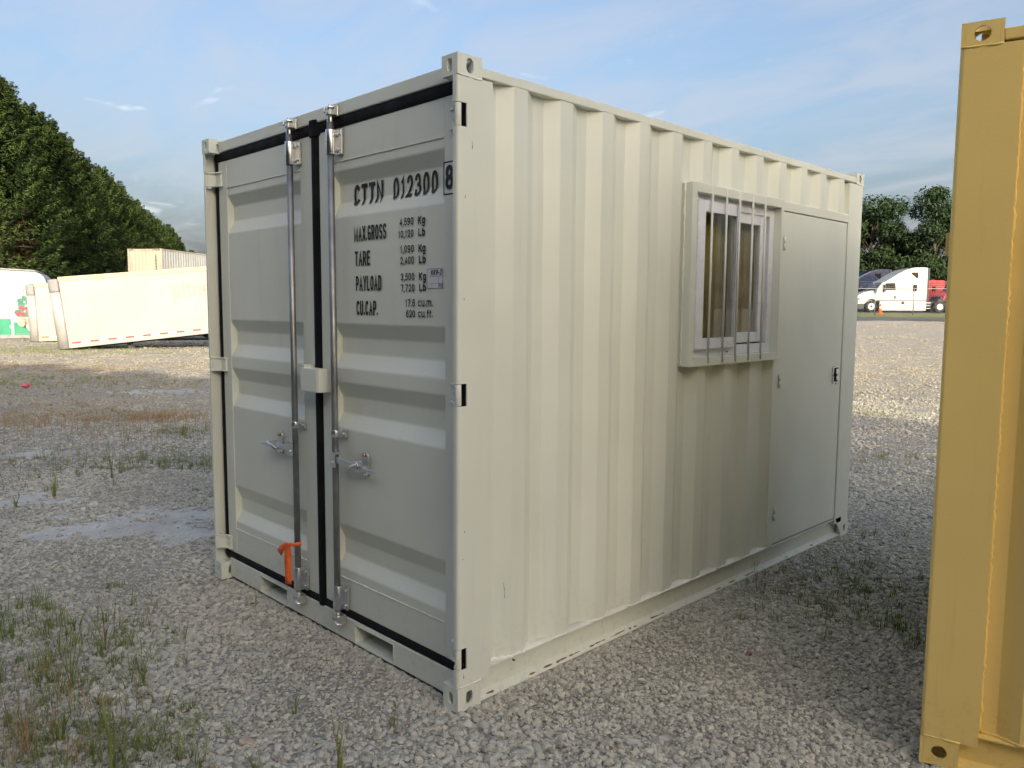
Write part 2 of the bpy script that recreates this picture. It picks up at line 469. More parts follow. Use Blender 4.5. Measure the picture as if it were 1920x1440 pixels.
# ------------------------------------------------------------------ loose gravel
def gravel_stones():
    P = []; S = []
    for d0, d1, n, r0, r1 in ((1.6, 4.3, 125000, .0044, .0165), (4.3, 7.5, 130000, .006, .0175), (7.5, 13.5, 80000, .009, .022), (13.5, 26, 90000, .012, .028), (26, 60, 110000, .017, .036)):
        D = np.sqrt(RNG.uniform(d0 ** 2, d1 ** 2, n)); L = RNG.uniform(-1, 1, n) * (.78 * D + .5)
        x = CAM[0] + _f2[0] * D + _r2[0] * L; y = CAM[1] + _f2[1] * D + _r2[1] * L
        s = silt(x, y)
        keep = (RNG.uniform(0, 1, n) > np.clip(s * 1.15, 0, .965)) & ~in_containers(x, y, -.01)
        q_ = L / D
        keep &= (D < 8) | (q_ < -.24) | (q_ > .36)                      # the rest lies behind the container
        keep &= RNG.uniform(0, 1, n) > sstep(24, 62, D) * .6
        x, y, s = x[keep], y[keep], s[keep]
        r = r0 + (r1 - r0) * RNG.uniform(0, 1, len(x)) ** 2.6
        r *= 1 + .35 * np.clip(fnoise(x, y, 1.7, 7, 2), -1, 1)
        z = height(x, y) + r * RNG.uniform(-.25, .55, len(x))
        P.append(np.stack([x, y, z], -1)); S.append(r[:, None] * np.stack([RNG.uniform(.8, 1.35, len(x)), RNG.uniform(.75, 1.15, len(x)), RNG.uniform(.45, .8, len(x))], -1))
    # stones banked against the foot of the containers
    def bank(x0, y0, x1, y1, n, nx_, ny_):
        f_ = RNG.uniform(0, 1, n); o_ = np.abs(RNG.normal(0, .035, n)) - .012
        x = x0 + (x1 - x0) * f_ + nx_ * o_; y = y0 + (y1 - y0) * f_ + ny_ * o_
        r = RNG.uniform(.005, .013, n); z = height(x, y) + np.clip(.020 - o_ * .4, 0, .02) * RNG.uniform(0, 1, n) * (.5 + .5 * fnoise(x, y, .7, 3, 2))
        P.append(np.stack([x, y, z], -1)); S.append(r[:, None] * RNG.uniform(.7, 1.3, (n, 3)) * np.array([1, 1, .8]))
    bank(-.02, .1, -.02, 3.6, 2600, 1, 0); bank(-2.1, .05, -.08, .05, 1500, 0, -1)
    bank(Y0[0] + .1 * _c, Y0[1] + .1 * _s, Y0[0] + 2.5 * _c, Y0[1] + 2.5 * _s, 900, _s, -_c)
    P = np.concatenate(P); S = np.concatenate(S); n = len(P)
    me = bpy.data.meshes.new('gravel')
    me.vertices.add(n); me.vertices.foreach_set('co', P.astype(np.float32).ravel())
    a = me.attributes.new('scl', 'FLOAT_VECTOR', 'POINT'); a.data.foreach_set('vector', S.astype(np.float32).ravel())
    rot = np.stack([RNG.uniform(-.5, .5, n), RNG.uniform(-.5, .5, n), RNG.uniform(0, 6.28, n)], -1)
    a = me.attributes.new('rot', 'FLOAT_VECTOR', 'POINT'); a.data.foreach_set('vector', rot.astype(np.float32).ravel())
    a = me.attributes.new('idx', 'INT', 'POINT'); a.data.foreach_set('value', RNG.integers(0, 8, n).astype(np.int32))
    o = bpy.data.objects.new('gravel', me); COL.objects.link(o)
    tag(o, 'loose crushed grey stone chips covering the yard', 'gravel', None, 'stuff')
    # stone material
    m, t, b = mk('stone chips')
    oi = N(t, 'ShaderNodeObjectInfo')
    tcn = N(t, 'ShaderNodeTexCoord')
    cr = N(t, 'ShaderNodeValToRGB'); e = cr.color_ramp.elements
    e[0].position = 0; e[0].color = (.17, .163, .14, 1); e[1].position = 1; e[1].color = (.82, .79, .69, 1)
    for p_, c_ in ((.25, (.38, .368, .32, 1)), (.6, (.54, .525, .46, 1)), (.85, (.68, .66, .58, 1)), (.92, (.60, .52, .41, 1))):
        q = e.new(p_); q.color = c_
    t.links.new(oi.outputs['Random'], cr.inputs[0])
    c = mixc(t, ramp(t, noise(t, tcn.outputs['Object'], 2.6, 2, .7), .35, .7), cr.outputs[0], (.49, .475, .415))
    c = mixc(t, ramp(t, noise(t, tcn.outputs['Object'], 7.0, 2, .7), .56, .66, 0, .55), c, (.20, .195, .19))
    gp = N(t, 'ShaderNodeNewGeometry'); ln_ = N(t, 'ShaderNodeVectorMath', operation='LENGTH'); t.links.new(gp.outputs['Position'], ln_.inputs[0])
    sandy = mixc(t, .75, c, (.64, .59, .50), 'MULTIPLY')  # sand tone for far chips, darkened and warmed for the sunlit yard
    c = mixc(t, ramp(t, ln_.outputs['Value'], 7, 15), c, sandy)
    t.links.new(c, b.inputs['Base Color']); b.inputs['Roughness'].default_value = .85; b.inputs['Specular IOR Level'].default_value = .3
    g = bpy.data.node_groups.new('gravel_scatter', 'GeometryNodeTree')
    g.interface.new_socket('Geometry', in_out='INPUT', socket_type='NodeSocketGeometry')
    g.interface.new_socket('Geometry', in_out='OUTPUT', socket_type='NodeSocketGeometry')
    gi = g.nodes.new('NodeGroupInput'); go = g.nodes.new('NodeGroupOutput')
    join = g.nodes.new('GeometryNodeJoinGeometry')
    for k in range(8):
        ico = g.nodes.new('GeometryNodeMeshIcoSphere'); ico.inputs['Radius'].default_value = 1.0; ico.inputs['Subdivisions'].default_value = 2
        pos = g.nodes.new('GeometryNodeInputPosition')
        nz = g.nodes.new('ShaderNodeTexVoronoi'); nz.inputs['Scale'].default_value = .95
        ofs = g.nodes.new('ShaderNodeVectorMath'); ofs.operation = 'ADD'; ofs.inputs[1].default_value = (k * 7.3, k * 3.1, k * 1.7)
        g.links.new(pos.outputs[0], ofs.inputs[0]); g.links.new(ofs.outputs[0], nz.inputs['Vector'])
        mr = g.nodes.new('ShaderNodeMapRange'); mr.inputs['From Min'].default_value = .1; mr.inputs['From Max'].default_value = .9
        mr.inputs['To Min'].default_value = 1.22; mr.inputs['To Max'].default_value = .62
        g.links.new(nz.outputs['Distance'], mr.inputs['Value'])
        sc = g.nodes.new('ShaderNodeVectorMath'); sc.operation = 'SCALE'
        g.links.new(pos.outputs[0], sc.inputs[0]); g.links.new(mr.outputs[0], sc.inputs['Scale'])
        sp = g.nodes.new('GeometryNodeSetPosition')
        g.links.new(ico.outputs['Mesh'], sp.inputs['Geometry']); g.links.new(sc.outputs[0], sp.inputs['Position'])
        sm = g.nodes.new('GeometryNodeSetMaterial'); sm.inputs['Material'].default_value = m
        g.links.new(sp.outputs[0], sm.inputs['Geometry'])
        sh = g.nodes.new('GeometryNodeSetShadeSmooth'); sh.inputs['Shade Smooth'].default_value = False
        g.links.new(sm.outputs[0], sh.inputs[0])
        ti = g.nodes.new('GeometryNodeGeometryToInstance'); g.links.new(sh.outputs[0], ti.inputs[0])
        g.links.new(ti.outputs[0], join.inputs[0])
    def named(nm, ty):
        q = g.nodes.new('GeometryNodeInputNamedAttribute'); q.data_type = ty; q.inputs['Name'].default_value = nm
        return q.outputs['Attribute']
    e2r = g.nodes.new('FunctionNodeEulerToRotation'); g.links.new(named('rot', 'FLOAT_VECTOR'), e2r.inputs[0])
    iop = g.nodes.new('GeometryNodeInstanceOnPoints'); iop.inputs['Pick Instance'].default_value = True
    g.links.new(gi.outputs[0], iop.inputs['Points']); g.links.new(join.outputs[0], iop.inputs['Instance'])
    g.links.new(named('idx', 'INT'), iop.inputs['Instance Index']); g.links.new(e2r.outputs[0], iop.inputs['Rotation'])
    g.links.new(named('scl', 'FLOAT_VECTOR'), iop.inputs['Scale'])
    g.links.new(iop.outputs[0], go.inputs[0])
    md = o.modifiers.new('scatter', 'NODES'); md.node_group = g
gravel_stones()

# ------------------------------------------------------------------ shipping container (door end at local y=0, long right wall at local x=0)
W, H, L = 2.2, 2.505, 3.65
CW, CL, CT, CB = .09, .12, .076, .10       # corner castings
HINGE_Z = [2.289, 1.254, .214]
ZB = [(2.236, 0), (2.195, 0), (2.137, 1), (2.058, 1), (1.988, 0), (1.508, 0), (1.443, 1), (1.370, 1), (1.303, 0), (1.238, 0), (1.167, 1),
      (1.088, 1), (1.021, 0), (.563, 0), (.484, 1), (.410, 1), (.350, 0), (.305, 0)]
DY, DREC = .068, .036
def door_y(z):
    zs = [q[0] for q in ZB][::-1]; ys = [DY + DREC * q[1] for q in ZB][::-1]
    return np.interp(z, zs, ys, left=DY, right=DY)

def plate_hole(mb, c, eu, ev, en, hu, hv, th, su, sv, cu=0, cv=0, n=32):
    """rectangular plate centre c, half sizes hu,hv, thickness th inward (-en), with a slot su x sv (half sizes)"""
    c, eu, ev, en = (np.array(q, float) for q in (c, eu, ev, en))
    out, inn = [], []
    for k in range(n):
        an = 2 * math.pi * (k + .5) / n; ca, sa = math.cos(an), math.sin(an)
        s = min(hu / abs(ca) if abs(ca) > 1e-9 else 9, hv / abs(sa) if abs(sa) > 1e-9 else 9)
        out.append((ca * s, sa * s))
        r = min(su, sv)
        x = math.copysign(max(su - r, 0), ca) + r * ca; y = math.copysign(max(sv - r, 0), sa) + r * sa
        inn.append((x + cu, y + cv))
    for i, (sx, sy) in enumerate(((1, 1), (-1, 1), (-1, -1), (1, -1))):      # snap the nearest ring points to the corners
        k = min(range(n), key=lambda q: (out[q][0] - sx * hu) ** 2 + (out[q][1] - sy * hv) ** 2)
        out[k] = (sx * hu, sy * hv)
    vs = []
    for dz in (0, -th):
        for ring in (out, inn):
            vs += [c + u * eu + v * ev + dz * en for u, v in ring]
    fs = []
    for k in range(n):
        k2 = (k + 1) % n
        fs += [(k, k2, n + k2, n + k), (2 * n + k, 3 * n + k, 3 * n + k2, 2 * n + k2), (n + k, n + k2, 3 * n + k2, 3 * n + k), (k, 2 * n + k, 2 * n + k2, k2)]
    mb.add(vs, fs)

def casting(name, mat, parent, x0, x1, y0, y1, z0, z1, big_hole=False):
    mb = MB(); t = .012
    cx, cy, cz = (x0 + x1) / 2, (y0 + y1) / 2, (z0 + z1) / 2
    hx, hy, hz_ = (x1 - x0) / 2, (y1 - y0) / 2, (z1 - z0) / 2
    su, sv = (.024, .024) if big_hole else (.0175, .027)
    e = .0005
    for sgn in (-1, 1):
        plate_hole(mb, (cx, cy + sgn * hy, cz), (1, 0, 0), (0, 0, 1), (0, sgn, 0), hx, hz_, t, .0145, .025)
        plate_hole(mb, (cx + sgn * hx, cy, cz), (0, 1, 0), (0, 0, 1), (sgn, 0, 0), hy - t - e, hz_, t, su, sv)
        plate_hole(mb, (cx, cy, cz + sgn * hz_), (1, 0, 0), (0, 1, 0), (0, 0, sgn), hx - t - e, hy - t - e, t, .022, .03)
    return mb.build(name, mat, parent)

def polyline_prism(pts, th, z0, z1):
    """thick open polyline in plan, extruded up: (x,y) points, thickness to the left"""
    pts = [np.array(q, float) for q in pts]; n = len(pts); off = []
    for i in range(n):
        t0 = pts[i] - pts[i - 1] if i else pts[1] - pts[0]
        t1 = pts[i + 1] - pts[i] if i < n - 1 else pts[-1] - pts[-2]
        a = t0 / np.linalg.norm(t0) + t1 / np.linalg.norm(t1); a /= np.linalg.norm(a)
        off.append(pts[i] + th * np.array([-a[1], a[0]]))
    poly = [tuple(q) for q in pts] + [tuple(q) for q in off[::-1]]
    return MB().prism(poly, 'z', z0, z1)

def corr(y0, y1, first=.292, pitch=.2705, flat=.074, slope=.066, depth=.036, xo=-.004):
    """plan profile (y, x) of the corrugated wall between y0 and y1"""
    rec = pitch - flat - 2 * slope
    ks = []
    for k in range(-2, 18):
        b = first + k * pitch
        ks += [(b - slope, xo - depth), (b, xo), (b + flat, xo), (b + flat + slope, xo - depth)]
    ys = np.array([q[0] for q in ks]); xs = np.array([q[1] for q in ks])
    pts = [(y0, float(np.interp(y0, ys, xs)))] + [q for q in ks if y0 + 1e-4 < q[0] < y1 - 1e-4] + [(y1, float(np.interp(y1, ys, xs)))]
    return pts

def wall_panel(name, mat, parent, y0, y1, z0, z1, dents=(), sag=0.0, dz=.06):
    prof = corr(y0, y1)
    dense = []
    for i in range(len(prof) - 1):
        (a, xa), (b, xb) = prof[i], prof[i + 1]
        m = max(1, int(round((b - a) / .035)))
        dense += [(a + (b - a) * q / m, xa + (xb - xa) * q / m) for q in range(m)]
    dense.append(prof[-1])
    nz = max(2, int((z1 - z0) / dz)); zs = np.linspace(z0, z1, nz + 1)
    vs = []; fs = []
    for z in zs:
        for y, x in dense:
            dx = .0012 * math.sin(y * 7 + z * 3) + .0009 * math.sin(z * 11 - y * 5)
            for (dy_, dz_, ry, rz, dp) in dents:
                q = ((y - dy_) / ry) ** 2 + ((z - dz_) / rz) ** 2
                dx -= dp * math.exp(-q)
            zz_ = z
            if sag and z == z0:
                zz_ = z0 + sag * (.5 * math.sin(y * 21) + .5 * math.sin(y * 9 + 1)) - .012 * math.exp(-((y - .33) / .12) ** 2) * (1 if sag else 0)
            vs.append((x + dx, y, zz_))
    n = len(dense)
    for i in range(nz):
        for j in range(n - 1):
            fs.append((i * n + j, i * n + j + 1, (i + 1) * n + j + 1, (i + 1) * n + j))
    o = MB().add(vs, fs).build(name, mat, parent, fix=False)
    m = o.modifiers.new('sheet', 'SOLIDIFY'); m.thickness = .003; m.offset = 0
    return o

def bead(name, mat, parent, pts, r=.004, seed=0, step=.012):
    """a lumpy painted weld bead along a polyline"""
    rr = random.Random(seed); q = []
    for i in range(len(pts) - 1):
        a, b = np.array(pts[i], float), np.array(pts[i + 1], float)
        m = max(1, int(np.linalg.norm(b - a) / step))
        q += [a + (b - a) * k / m for k in range(m)]
    q.append(np.array(pts[-1], float))
    q = [p_ + np.array([rr.uniform(-1, 1), rr.uniform(-1, 1), rr.uniform(-1, 1)]) * r * .3 for p_ in q]
    return MB().tube(q, [r * rr.uniform(.55, 1.35) for _ in q], 6).build(name, mat, parent)

def _el(cx, cy, rx, ry, a0, a1, n=14, p=.86):
    out = []
    for k in range(n + 1):
        a_ = R(a0 + (a1 - a0) * k / n); c_, s_ = math.cos(a_), math.sin(a_)
        out.append((cx + rx * math.copysign(abs(c_) ** p, c_), cy + ry * math.copysign(abs(s_) ** p, s_)))
    return out
def _bowl(x0, xr, y0, y1, n=8):      # right half round from the top down
    cy, ry = (y0 + y1) / 2, (y1 - y0) / 2
    return [(x0, y1)] + _el(xr - .45, cy, .45, ry, 90, -90, n) + [(x0, y0)]
_O = _el(.5, .5, .5, .5, 0, 360, 28, .9)
_six = _el(.5, .30, .5, .30, 0, 360, 20)
GLYPH = {   # strokes in a unit box, first value the width relative to a normal letter
 'C': (1, [_el(.5, .5, .5, .5, 42, 318, 22, .8)]), 'T': (1, [[(0, 1), (1, 1)], [(.5, .97), (.5, 0)]]), 'N': (1.08, [[(0, 0), (0, 1), (1, 0), (1, 1)]]),
 'M': (1.3, [[(0, 0), (0, 1), (.5, .12), (1, 1), (1, 0)]]), 'A': (1.08, [[(0, 0), (.5, 1), (1, 0)], [(.17, .32), (.83, .32)]]), 'X': (1.05, [[(0, 0), (1, 1)], [(0, 1), (1, 0)]]),
 'G': (1.06, [_el(.5, .5, .5, .5, 42, 300, 22, .8) + [(1, .12), (1, .46), (.56, .46)]]), 'R': (1.02, [[(0, 0), (0, 1)] + _bowl(.1, 1, .47, 1)[0:], [(.5, .47), (1, 0)]]), 'O': (1.08, [_O]),
 'S': (1, [_el(.5, .74, .5, .26, 25, 268, 14) + _el(.5, .25, .5, .25, 88, -155, 14)]), 'E': (.92, [[(1, 1), (0, 1), (0, 0), (1, 0)], [(.05, .52), (.9, .52)]]),
 'P': (1, [[(0, 0), (0, 1)] + _bowl(.1, 1, .43, 1)]), 'Y': (1.05, [[(0, 1), (.5, .45), (1, 1)], [(.5, .47), (.5, 0)]]), 'L': (.9, [[(0, 1), (0, 0), (1, 0)]]),
 'D': (1.05, [[(0, .0), (0, 1)] + _bowl(.1, 1, 0, 1) + [(0, 0)]]), 'U': (1.05, [[(0, 1)] + _el(.5, .28, .5, .28, 180, 360, 12) + [(1, 1)]]), 'K': (1.05, [[(0, 0), (0, 1)], [(1, 1), (.03, .42)], [(.32, .58), (1, 0)]]),
 '0': (1, [_O]), '1': (.7, [[(.12, .80), (.62, .98), (.62, 0)]]), '2': (1, [_el(.5, .72, .48, .28, 172, -30, 14) + [(.02, .02), (1, .02)]]),
 '3': (1, [_el(.48, .75, .45, .25, 165, -85, 14), _el(.5, .27, .5, .27, 85, -165, 14)]), '4': (1, [[(.76, 0), (.76, 1), (0, .27), (1, .27)]]),
 '5': (1, [[(.92, 1), (.16, 1), (.08, .52)] + _el(.5, .32, .5, .32, 135, -150, 14)]), '6': (1, [_six, _el(.62, .40, .62, .60, 178, 62, 10)]), '7': (1, [[(0, 1), (1, 1), (.62, .5), (.36, 0)]]),
 '8': (1, [_el(.5, .75, .45, .25, 0, 360, 18), _el(.5, .26, .5, .26, 0, 360, 18)]), '9': (1, [[(1 - a_, 1 - b_) for a_, b_ in _six], [(1 - a_, 1 - b_) for a_, b_ in _el(.62, .40, .62, .60, 178, 62, 10)]]),
 ',': (.28, [[(.5, .10), (.5, .0), (.2, -.16)]]), '.': (.28, [[(.5, .13), (.5, .0)]]), '-': (.7, [[(0, .42), (1, .42)]]), '/': (.7, [[(0, 0), (1, 1)]]), ' ': (.7, []),
 'g': (.95, [_el(.5, .36, .5, .36, 0, 360, 18), [(1, .72)] + [(1, .0)] + _el(.5, -.06, .5, .2, 0, -150, 8)]), 'b': (.95, [[(0, 1), (0, 0)], _el(.5, .36, .5, .36, 0, 360, 18)]),
 'c': (.9, [_el(.5, .36, .5, .36, 45, 315, 16)]), 'u': (.92, [[(0, .72)] + _el(.5, .25, .5, .25, 180, 360, 8) + [(1, .72)], [(1, .3), (1, 0)]]),
 'm': (1.45, [[(0, 0), (0, .72)], _el(.25, .47, .25, .25, 180, 0, 8) + [(.5, 0)], _el(.75, .47, .25, .25, 180, 0, 8) + [(1, 0)]]), 'f': (.6, [_el(.75, .8, .4, .2, 80, 180, 6) + [(.35, 0)], [(0, .68), (.95, .68)]]),
 't': (.6, [[(.4, .95), (.4, .18)] + _el(.72, .16, .32, .16, 180, 290, 6), [(0, .70), (.95, .70)]]), 'i': (.22, [[(.5, .72), (.5, 0)], [(.5, 1), (.5, .88)]]),
 'n': (.92, [[(0, 0), (0, .72)], _el(.5, .42, .5, .30, 180, 0, 10) + [(1, 0)]]), 'e': (.92, [[(0, .38), (1, .38)] + _el(.5, .36, .5, .36, 4, 315, 18)[0:]]), 'y': (.92, [[(0, .72), (.5, .04)], [(1, .72), (.42, -.2), (.1, -.26)]]),
 'p': (.95, [[(0, .72), (0, -.28)], _el(.5, .36, .5, .36, 0, 360, 18)]), 'o': (.95, [_el(.5, .36, .5, .36, 0, 360, 18)]), 'w': (1.3, [[(0, .72), (.25, 0), (.5, .72), (.75, 0), (1, .72)]]), 's': (.85, [_el(.5, .53, .5, .19, 30, 268, 10) + _el(.5, .18, .5, .18, 88, -150, 10)]),
}
def text_mesh(txt, box, parent, name='lettering', mat=None, yfun=None, bold=.0, y=None, lift=.0028, shear=0.0, weight=.15, gap=.30):
    """flat stencil-cut print fitted to box (x0,x1,z0,z1) on the door end, following the pressed sheet"""
    x0, x1, z0, z1 = box
    if 'g' in txt or ',' in txt: z0 = z0 + (.22 if 'g' in txt else .13) * (z1 - z0) * .8
    low = all(c_ in 'cumftine.yowps' for c_ in txt)
    hgt = z1 - z0
    tot = sum(GLYPH[c_][0] for c_ in txt) + gap * (len(txt) - 1)
    unit = (x1 - x0) / tot; th = max(min(unit, hgt) * weight * 2, .0) * .5
    V = []; F = []; x = x0; lf = 0.0
    for c_ in txt:
        wf, strokes = GLYPH[c_]; gw = wf * unit
        for st in strokes:
            pts = [np.array([x + th + a_ * (gw - 2 * th if c_ not in '.,i' else gw) - (th if c_ in '.,i' else 0) + shear * b_, z0 + (th + b_ * (hgt - 2 * th) if 0 <= b_ <= 1 else b_ * hgt)]) for a_, b_ in st]
            q = [pts[0]]
            for p_ in pts[1:]:
                if np.linalg.norm(p_ - q[-1]) > 1e-6: q.append(p_)
            pts = q; n = len(pts); closed = n > 4 and np.linalg.norm(pts[0] - pts[-1]) < 1e-5
            if closed: pts = pts[:-1]; n -= 1
            o = len(V)
            for i in range(n):
                a_ = pts[i - 1] if (i or closed) else None; b_ = pts[(i + 1) % n] if (i < n - 1 or closed) else None
                t0 = pts[i] - a_ if a_ is not None else b_ - pts[i]; t1 = b_ - pts[i] if b_ is not None else pts[i] - a_
                t0 = t0 / np.linalg.norm(t0); t1 = t1 / np.linalg.norm(t1); m_ = t0 + t1
                m_ = m_ / (np.linalg.norm(m_) + 1e-9); nn = np.array([-m_[1], m_[0]])
                k = th / max(.45, abs(nn @ np.array([-t0[1], t0[0]])))
                ext = np.zeros(2) if (closed or 0 < i < n - 1) else (-t1 * th if i == 0 else t0 * th) * (1 if c_ not in '.,' else .3)
                for sg in (-1, 1): V.append((pts[i] + ext + nn * k * sg, lf))
            m2 = n if closed else n - 1
            for i in range(m2):
                j = (i + 1) % n; F.append((o + 2 * i, o + 2 * j, o + 2 * j + 1, o + 2 * i + 1))
            lf += .00003
        x += gw + gap * unit
    bm = bmesh.new(); bv = [bm.verts.new((p_[0], -l_, p_[1])) for p_, l_ in V]
    for f_ in F:
        try: bm.faces.new([bv[i] for i in f_])
        except ValueError: pass
    if y is None:
        for zb, _ in ZB:
            if z0 - .3 * hgt < zb < z1:
                bmesh.ops.bisect_plane(bm, geom=bm.verts[:] + bm.edges[:] + bm.faces[:], plane_co=(0, 0, zb), plane_no=(0, 0, 1))
    for vv in bm.verts:
        vv.co.y += (float(door_y(vv.co.z)) if y is None else y) - lift
    me = bpy.data.meshes.new(name); bm.to_mesh(me); bm.free()
    me.materials.append(mat or M['black'])
    o = bpy.data.objects.new(name, me); COL.objects.link(o); o.parent = parent
    return o

def build_container(name, loc, rz, paint, label, lettering=True, office=True, big_hole=False, lock_z=1.24, group=None):
    root = empty(name, loc, rz)
    tag(root, label, 'container', group)
    P = M[paint]
    # corner castings
    for x0, x1 in ((-CW, 0), (-W, -W + CW)):
        for y0, y1 in ((0, CL), (L - CL, L)):
            casting('corner_casting', P, root, x0, x1, y0, y1, H - CT, H, big_hole)
            casting('corner_casting', P, root, x0, x1, y0, y1, 0, CB, big_hole)
    # corner posts at the door end: folded plate, notched for the hinges
    zs = [CB, H - CT] if not office else [CB] + [q for h in HINGE_Z[::-1] for q in (h - .043, h + .043)] + [H - CT]
    for side in (1, -1):
        mb = MB()
        def mx(pts): return [((x if side > 0 else -W - x), y) for x, y in pts]
        rc = .013
        arc = [(-rc + rc * math.sin(a_), rc - rc * math.cos(a_)) for a_ in np.linspace(0, math.pi / 2, 6)]
        for i in range(0, len(zs), 2):
            pts = [(-.027, 0)] + arc + [(0, .174), (-.042, .174)]
            q = polyline_prism(mx(pts), .006 if side > 0 else -.006, zs[i], zs[i + 1]); mb.add(q.v, q.f)
        for i in range(1, len(zs) - 1, 2):
            pts = [(0, .046), (0, .174), (-.042, .174)]
            q = polyline_prism(mx(pts), .006 if side > 0 else -.006, zs[i] - .0, zs[i + 1] + .0); mb.add(q.v, q.f)
        xa, xb = (-.060, -.012) if side > 0 else (-W + .012, -W + .060)
        mb.box(xa, xb, .098, .165, CB, H - CT)
        mb.build('corner_post', P, root)
        # rear posts
        mb = MB(); x0, x1 = (-.19, -.002) if side > 0 else (-W + .002, -W + .19)
        if side > 0:
            mb.box(-.06, -.0015, 3.432, L - .003, CB, H - CT)
        else:
            mb.box(-W + .002, -W + .06, L - .17, L - .003, CB, H - CT)
        mb.build('corner_post', P, root, .006)
    # header and sill of the door frame
    mb = MB(); mb.box(-W + CW, -CW, .056, .17, 2.434, 2.492); mb.build('door_header', P, root, .004)
    mb = MB()
    px = [(-1.74, -1.44), (-.805, -.50)]
    xs = [-W + CW] + [q for p_ in px for q in p_] + [-CW]
    for i in range(0, len(xs), 2): mb.box(xs[i], xs[i + 1], .056, .15, .012, .1205)
    for p0, p1 in px:
        mb.box(p0, p1, .056, .15, .106, .1205)
    mb.build('door_sill', P, root, .003)
    for p0, p1 in px:
        q = MB()
        q.box(p0 - .004, p0 + .003, .0535, .42, .014, .109); q.box(p1 - .003, p1 + .004, .0535, .42, .014, .109)
        q.box(p0 + .003, p1 - .003, .0535, .42, .014, .020); q.box(p0 + .003, p1 - .003, .0535, .42, .103, .109)
        q.box(p0 + .003, p1 - .003, .42, .425, .014, .109)
        q.build('fork_pocket', P, root)
    # long rails
    for side in (1, -1):
        def X(v): return v if side > 0 else -W - v
        mb = MB(); mb.box(*sorted((X(-.06), X(-.0005))), CL, L - CL, 2.437, 2.474); mb.build('top_rail', P, root, .004)
        mb = MB()
        pr = [(-.075, .139), (-.0025, .139), (-.0025, .134), (-.040, .132), (-.040, .030), (-.012, .012), (-.010, .004), (-.016, .003), (-.048, .020), (-.075, .022)]
        mb.prism([(X(a_), b_) for a_, b_ in pr], 'y', CL, L - CL)
        mb.build('bottom_rail', P, root)
    # back, left walls, roof, floor
    mb = MB(); n = 60; xs = np.linspace(-W + .06, -.06, n)
    def cr2(v, pit=.24): 
        q = (v % pit) / pit; return .034 * float(np.interp(q, [0, .3, .5, .8, 1], [0, 0, 1, 1, 0]))
    xx = sorted(set([-W + .06, -.06] + [k * .24 + o_ for k in range(-10, 1) for o_ in (0, .072, .12, .192) if -W + .06 < k * .24 + o_ < -.06]))
    mb.add([(x, L - .012 - cr2(x), z) for x in xx for z in (CB, H - .06)], [(2 * i, 2 * i + 2, 2 * i + 3, 2 * i + 1) for i in range(len(xx) - 1)])
    mb.build('back_wall', P, root)
    pr = corr(.174, L - .17)
    MB().add([(-W - x, y, z) for y, x in pr for z in (.139, 2.44)], [(2 * i, 2 * i + 1, 2 * i + 3, 2 * i + 2) for i in range(len(pr) - 1)]).build('side_wall', P, root)
    yy = sorted(set([.15, L - .08] + [k * .24 + o_ for k in range(0, 16) for o_ in (0, .072, .12, .192) if .15 < k * .24 + o_ < L - .08]))
    MB().add([(x, y, 2.452 + .5 * cr2(y)) for y in yy for x in (-W + .05, -.05)], [(2 * i, 2 * i + 1, 2 * i + 3, 2 * i + 2) for i in range(len(yy) - 1)]).build('roof', P, root)
    MB().box(-W + .06, -.05, L - .08, L - .004, 2.40, 2.472).build('top_rail', P, root, .004)
    MB().box(-W + .06, -.06, .16, L - .05, .125, .15).build('floor', M['lining'], root)
    # right wall
    dents = [(.245, .42, .055, .10, .010), (.27, .30, .07, .10, .006), (.36, .20, .1, .08, .008)]
    if office:
        wy0, wy1, wz0, wz1 = 1.50, 2.458, 1.291, 2.213
        wall_panel('wall_panel', P, root, .174, wy0 + .02, .1405, 2.44, dents, .006)
        wall_panel('wall_panel', P, root, wy0 + .02, wy1 + .005, .1405, wz0 + .01, (), .006)
        wall_panel('wall_panel', P, root, wy0 + .02, wy1 + .005, wz1 - .01, 2.44)
        wall_panel('wall_panel', P, root, 2.52, 3.434, 2.212, 2.44)
        MB().box(-.055, -.001, 2.459, 2.527, .1395, 2.437).build('door_jamb', P, root, .003)
        MB().box(-.055, -.001, 2.5275, 3.4315, 2.1655, 2.2165).build('lintel', P, root, .003)
        # entry door
        d = empty('entry_door'); d.parent = root
        MB().box(-.042, -.006, 2.5315, 3.421, .149, 2.1605).build('door_leaf', P, d, .003)
        MB().box(-.056, -.046, 2.529, 3.43, .142, 2.164).build('door_stop', M['dark'], d)
        for hz_ in (1.975, 1.156, .340):
            q = MB(); q.tube([(.004, 2.534, hz_ - .040), (.004, 2.534, hz_ - .001)], .0075, 10); q.tube([(.004, 2.534, hz_ + .001), (.004, 2.534, hz_ + .040)], .0068, 10)
            q.box(-.004, -.0005, 2.536, 2.556, hz_ - .038, hz_ + .038)
            q.build('hinge', P, d)
        # recessed paddle handle: chrome rim, dark cup, paddle, cylinder and key
        MB().box(-.005, -.0035, 3.300, 3.370, 1.102, 1.200).build('handle_cup', M['dark'], d)
        q = MB()
        for a_ in ((3.293, 3.301, 1.096, 1.206), (3.369, 3.377, 1.096, 1.206), (3.301, 3.369, 1.096, 1.104), (3.301, 3.369, 1.198, 1.206)): q.box(-.006, .0025, *a_)
        q.build('handle_rim', M['chrome'], d, .002)
        MB().box(-.004, .006, 3.335, 3.362, 1.112, 1.190).build('handle_paddle', M['chrome'], d, .004)
        MB().tube([(-.004, 3.317, 1.15), (.016, 3.317, 1.15)], .011, 14).build('lock_cylinder', M['blackplastic'], d)
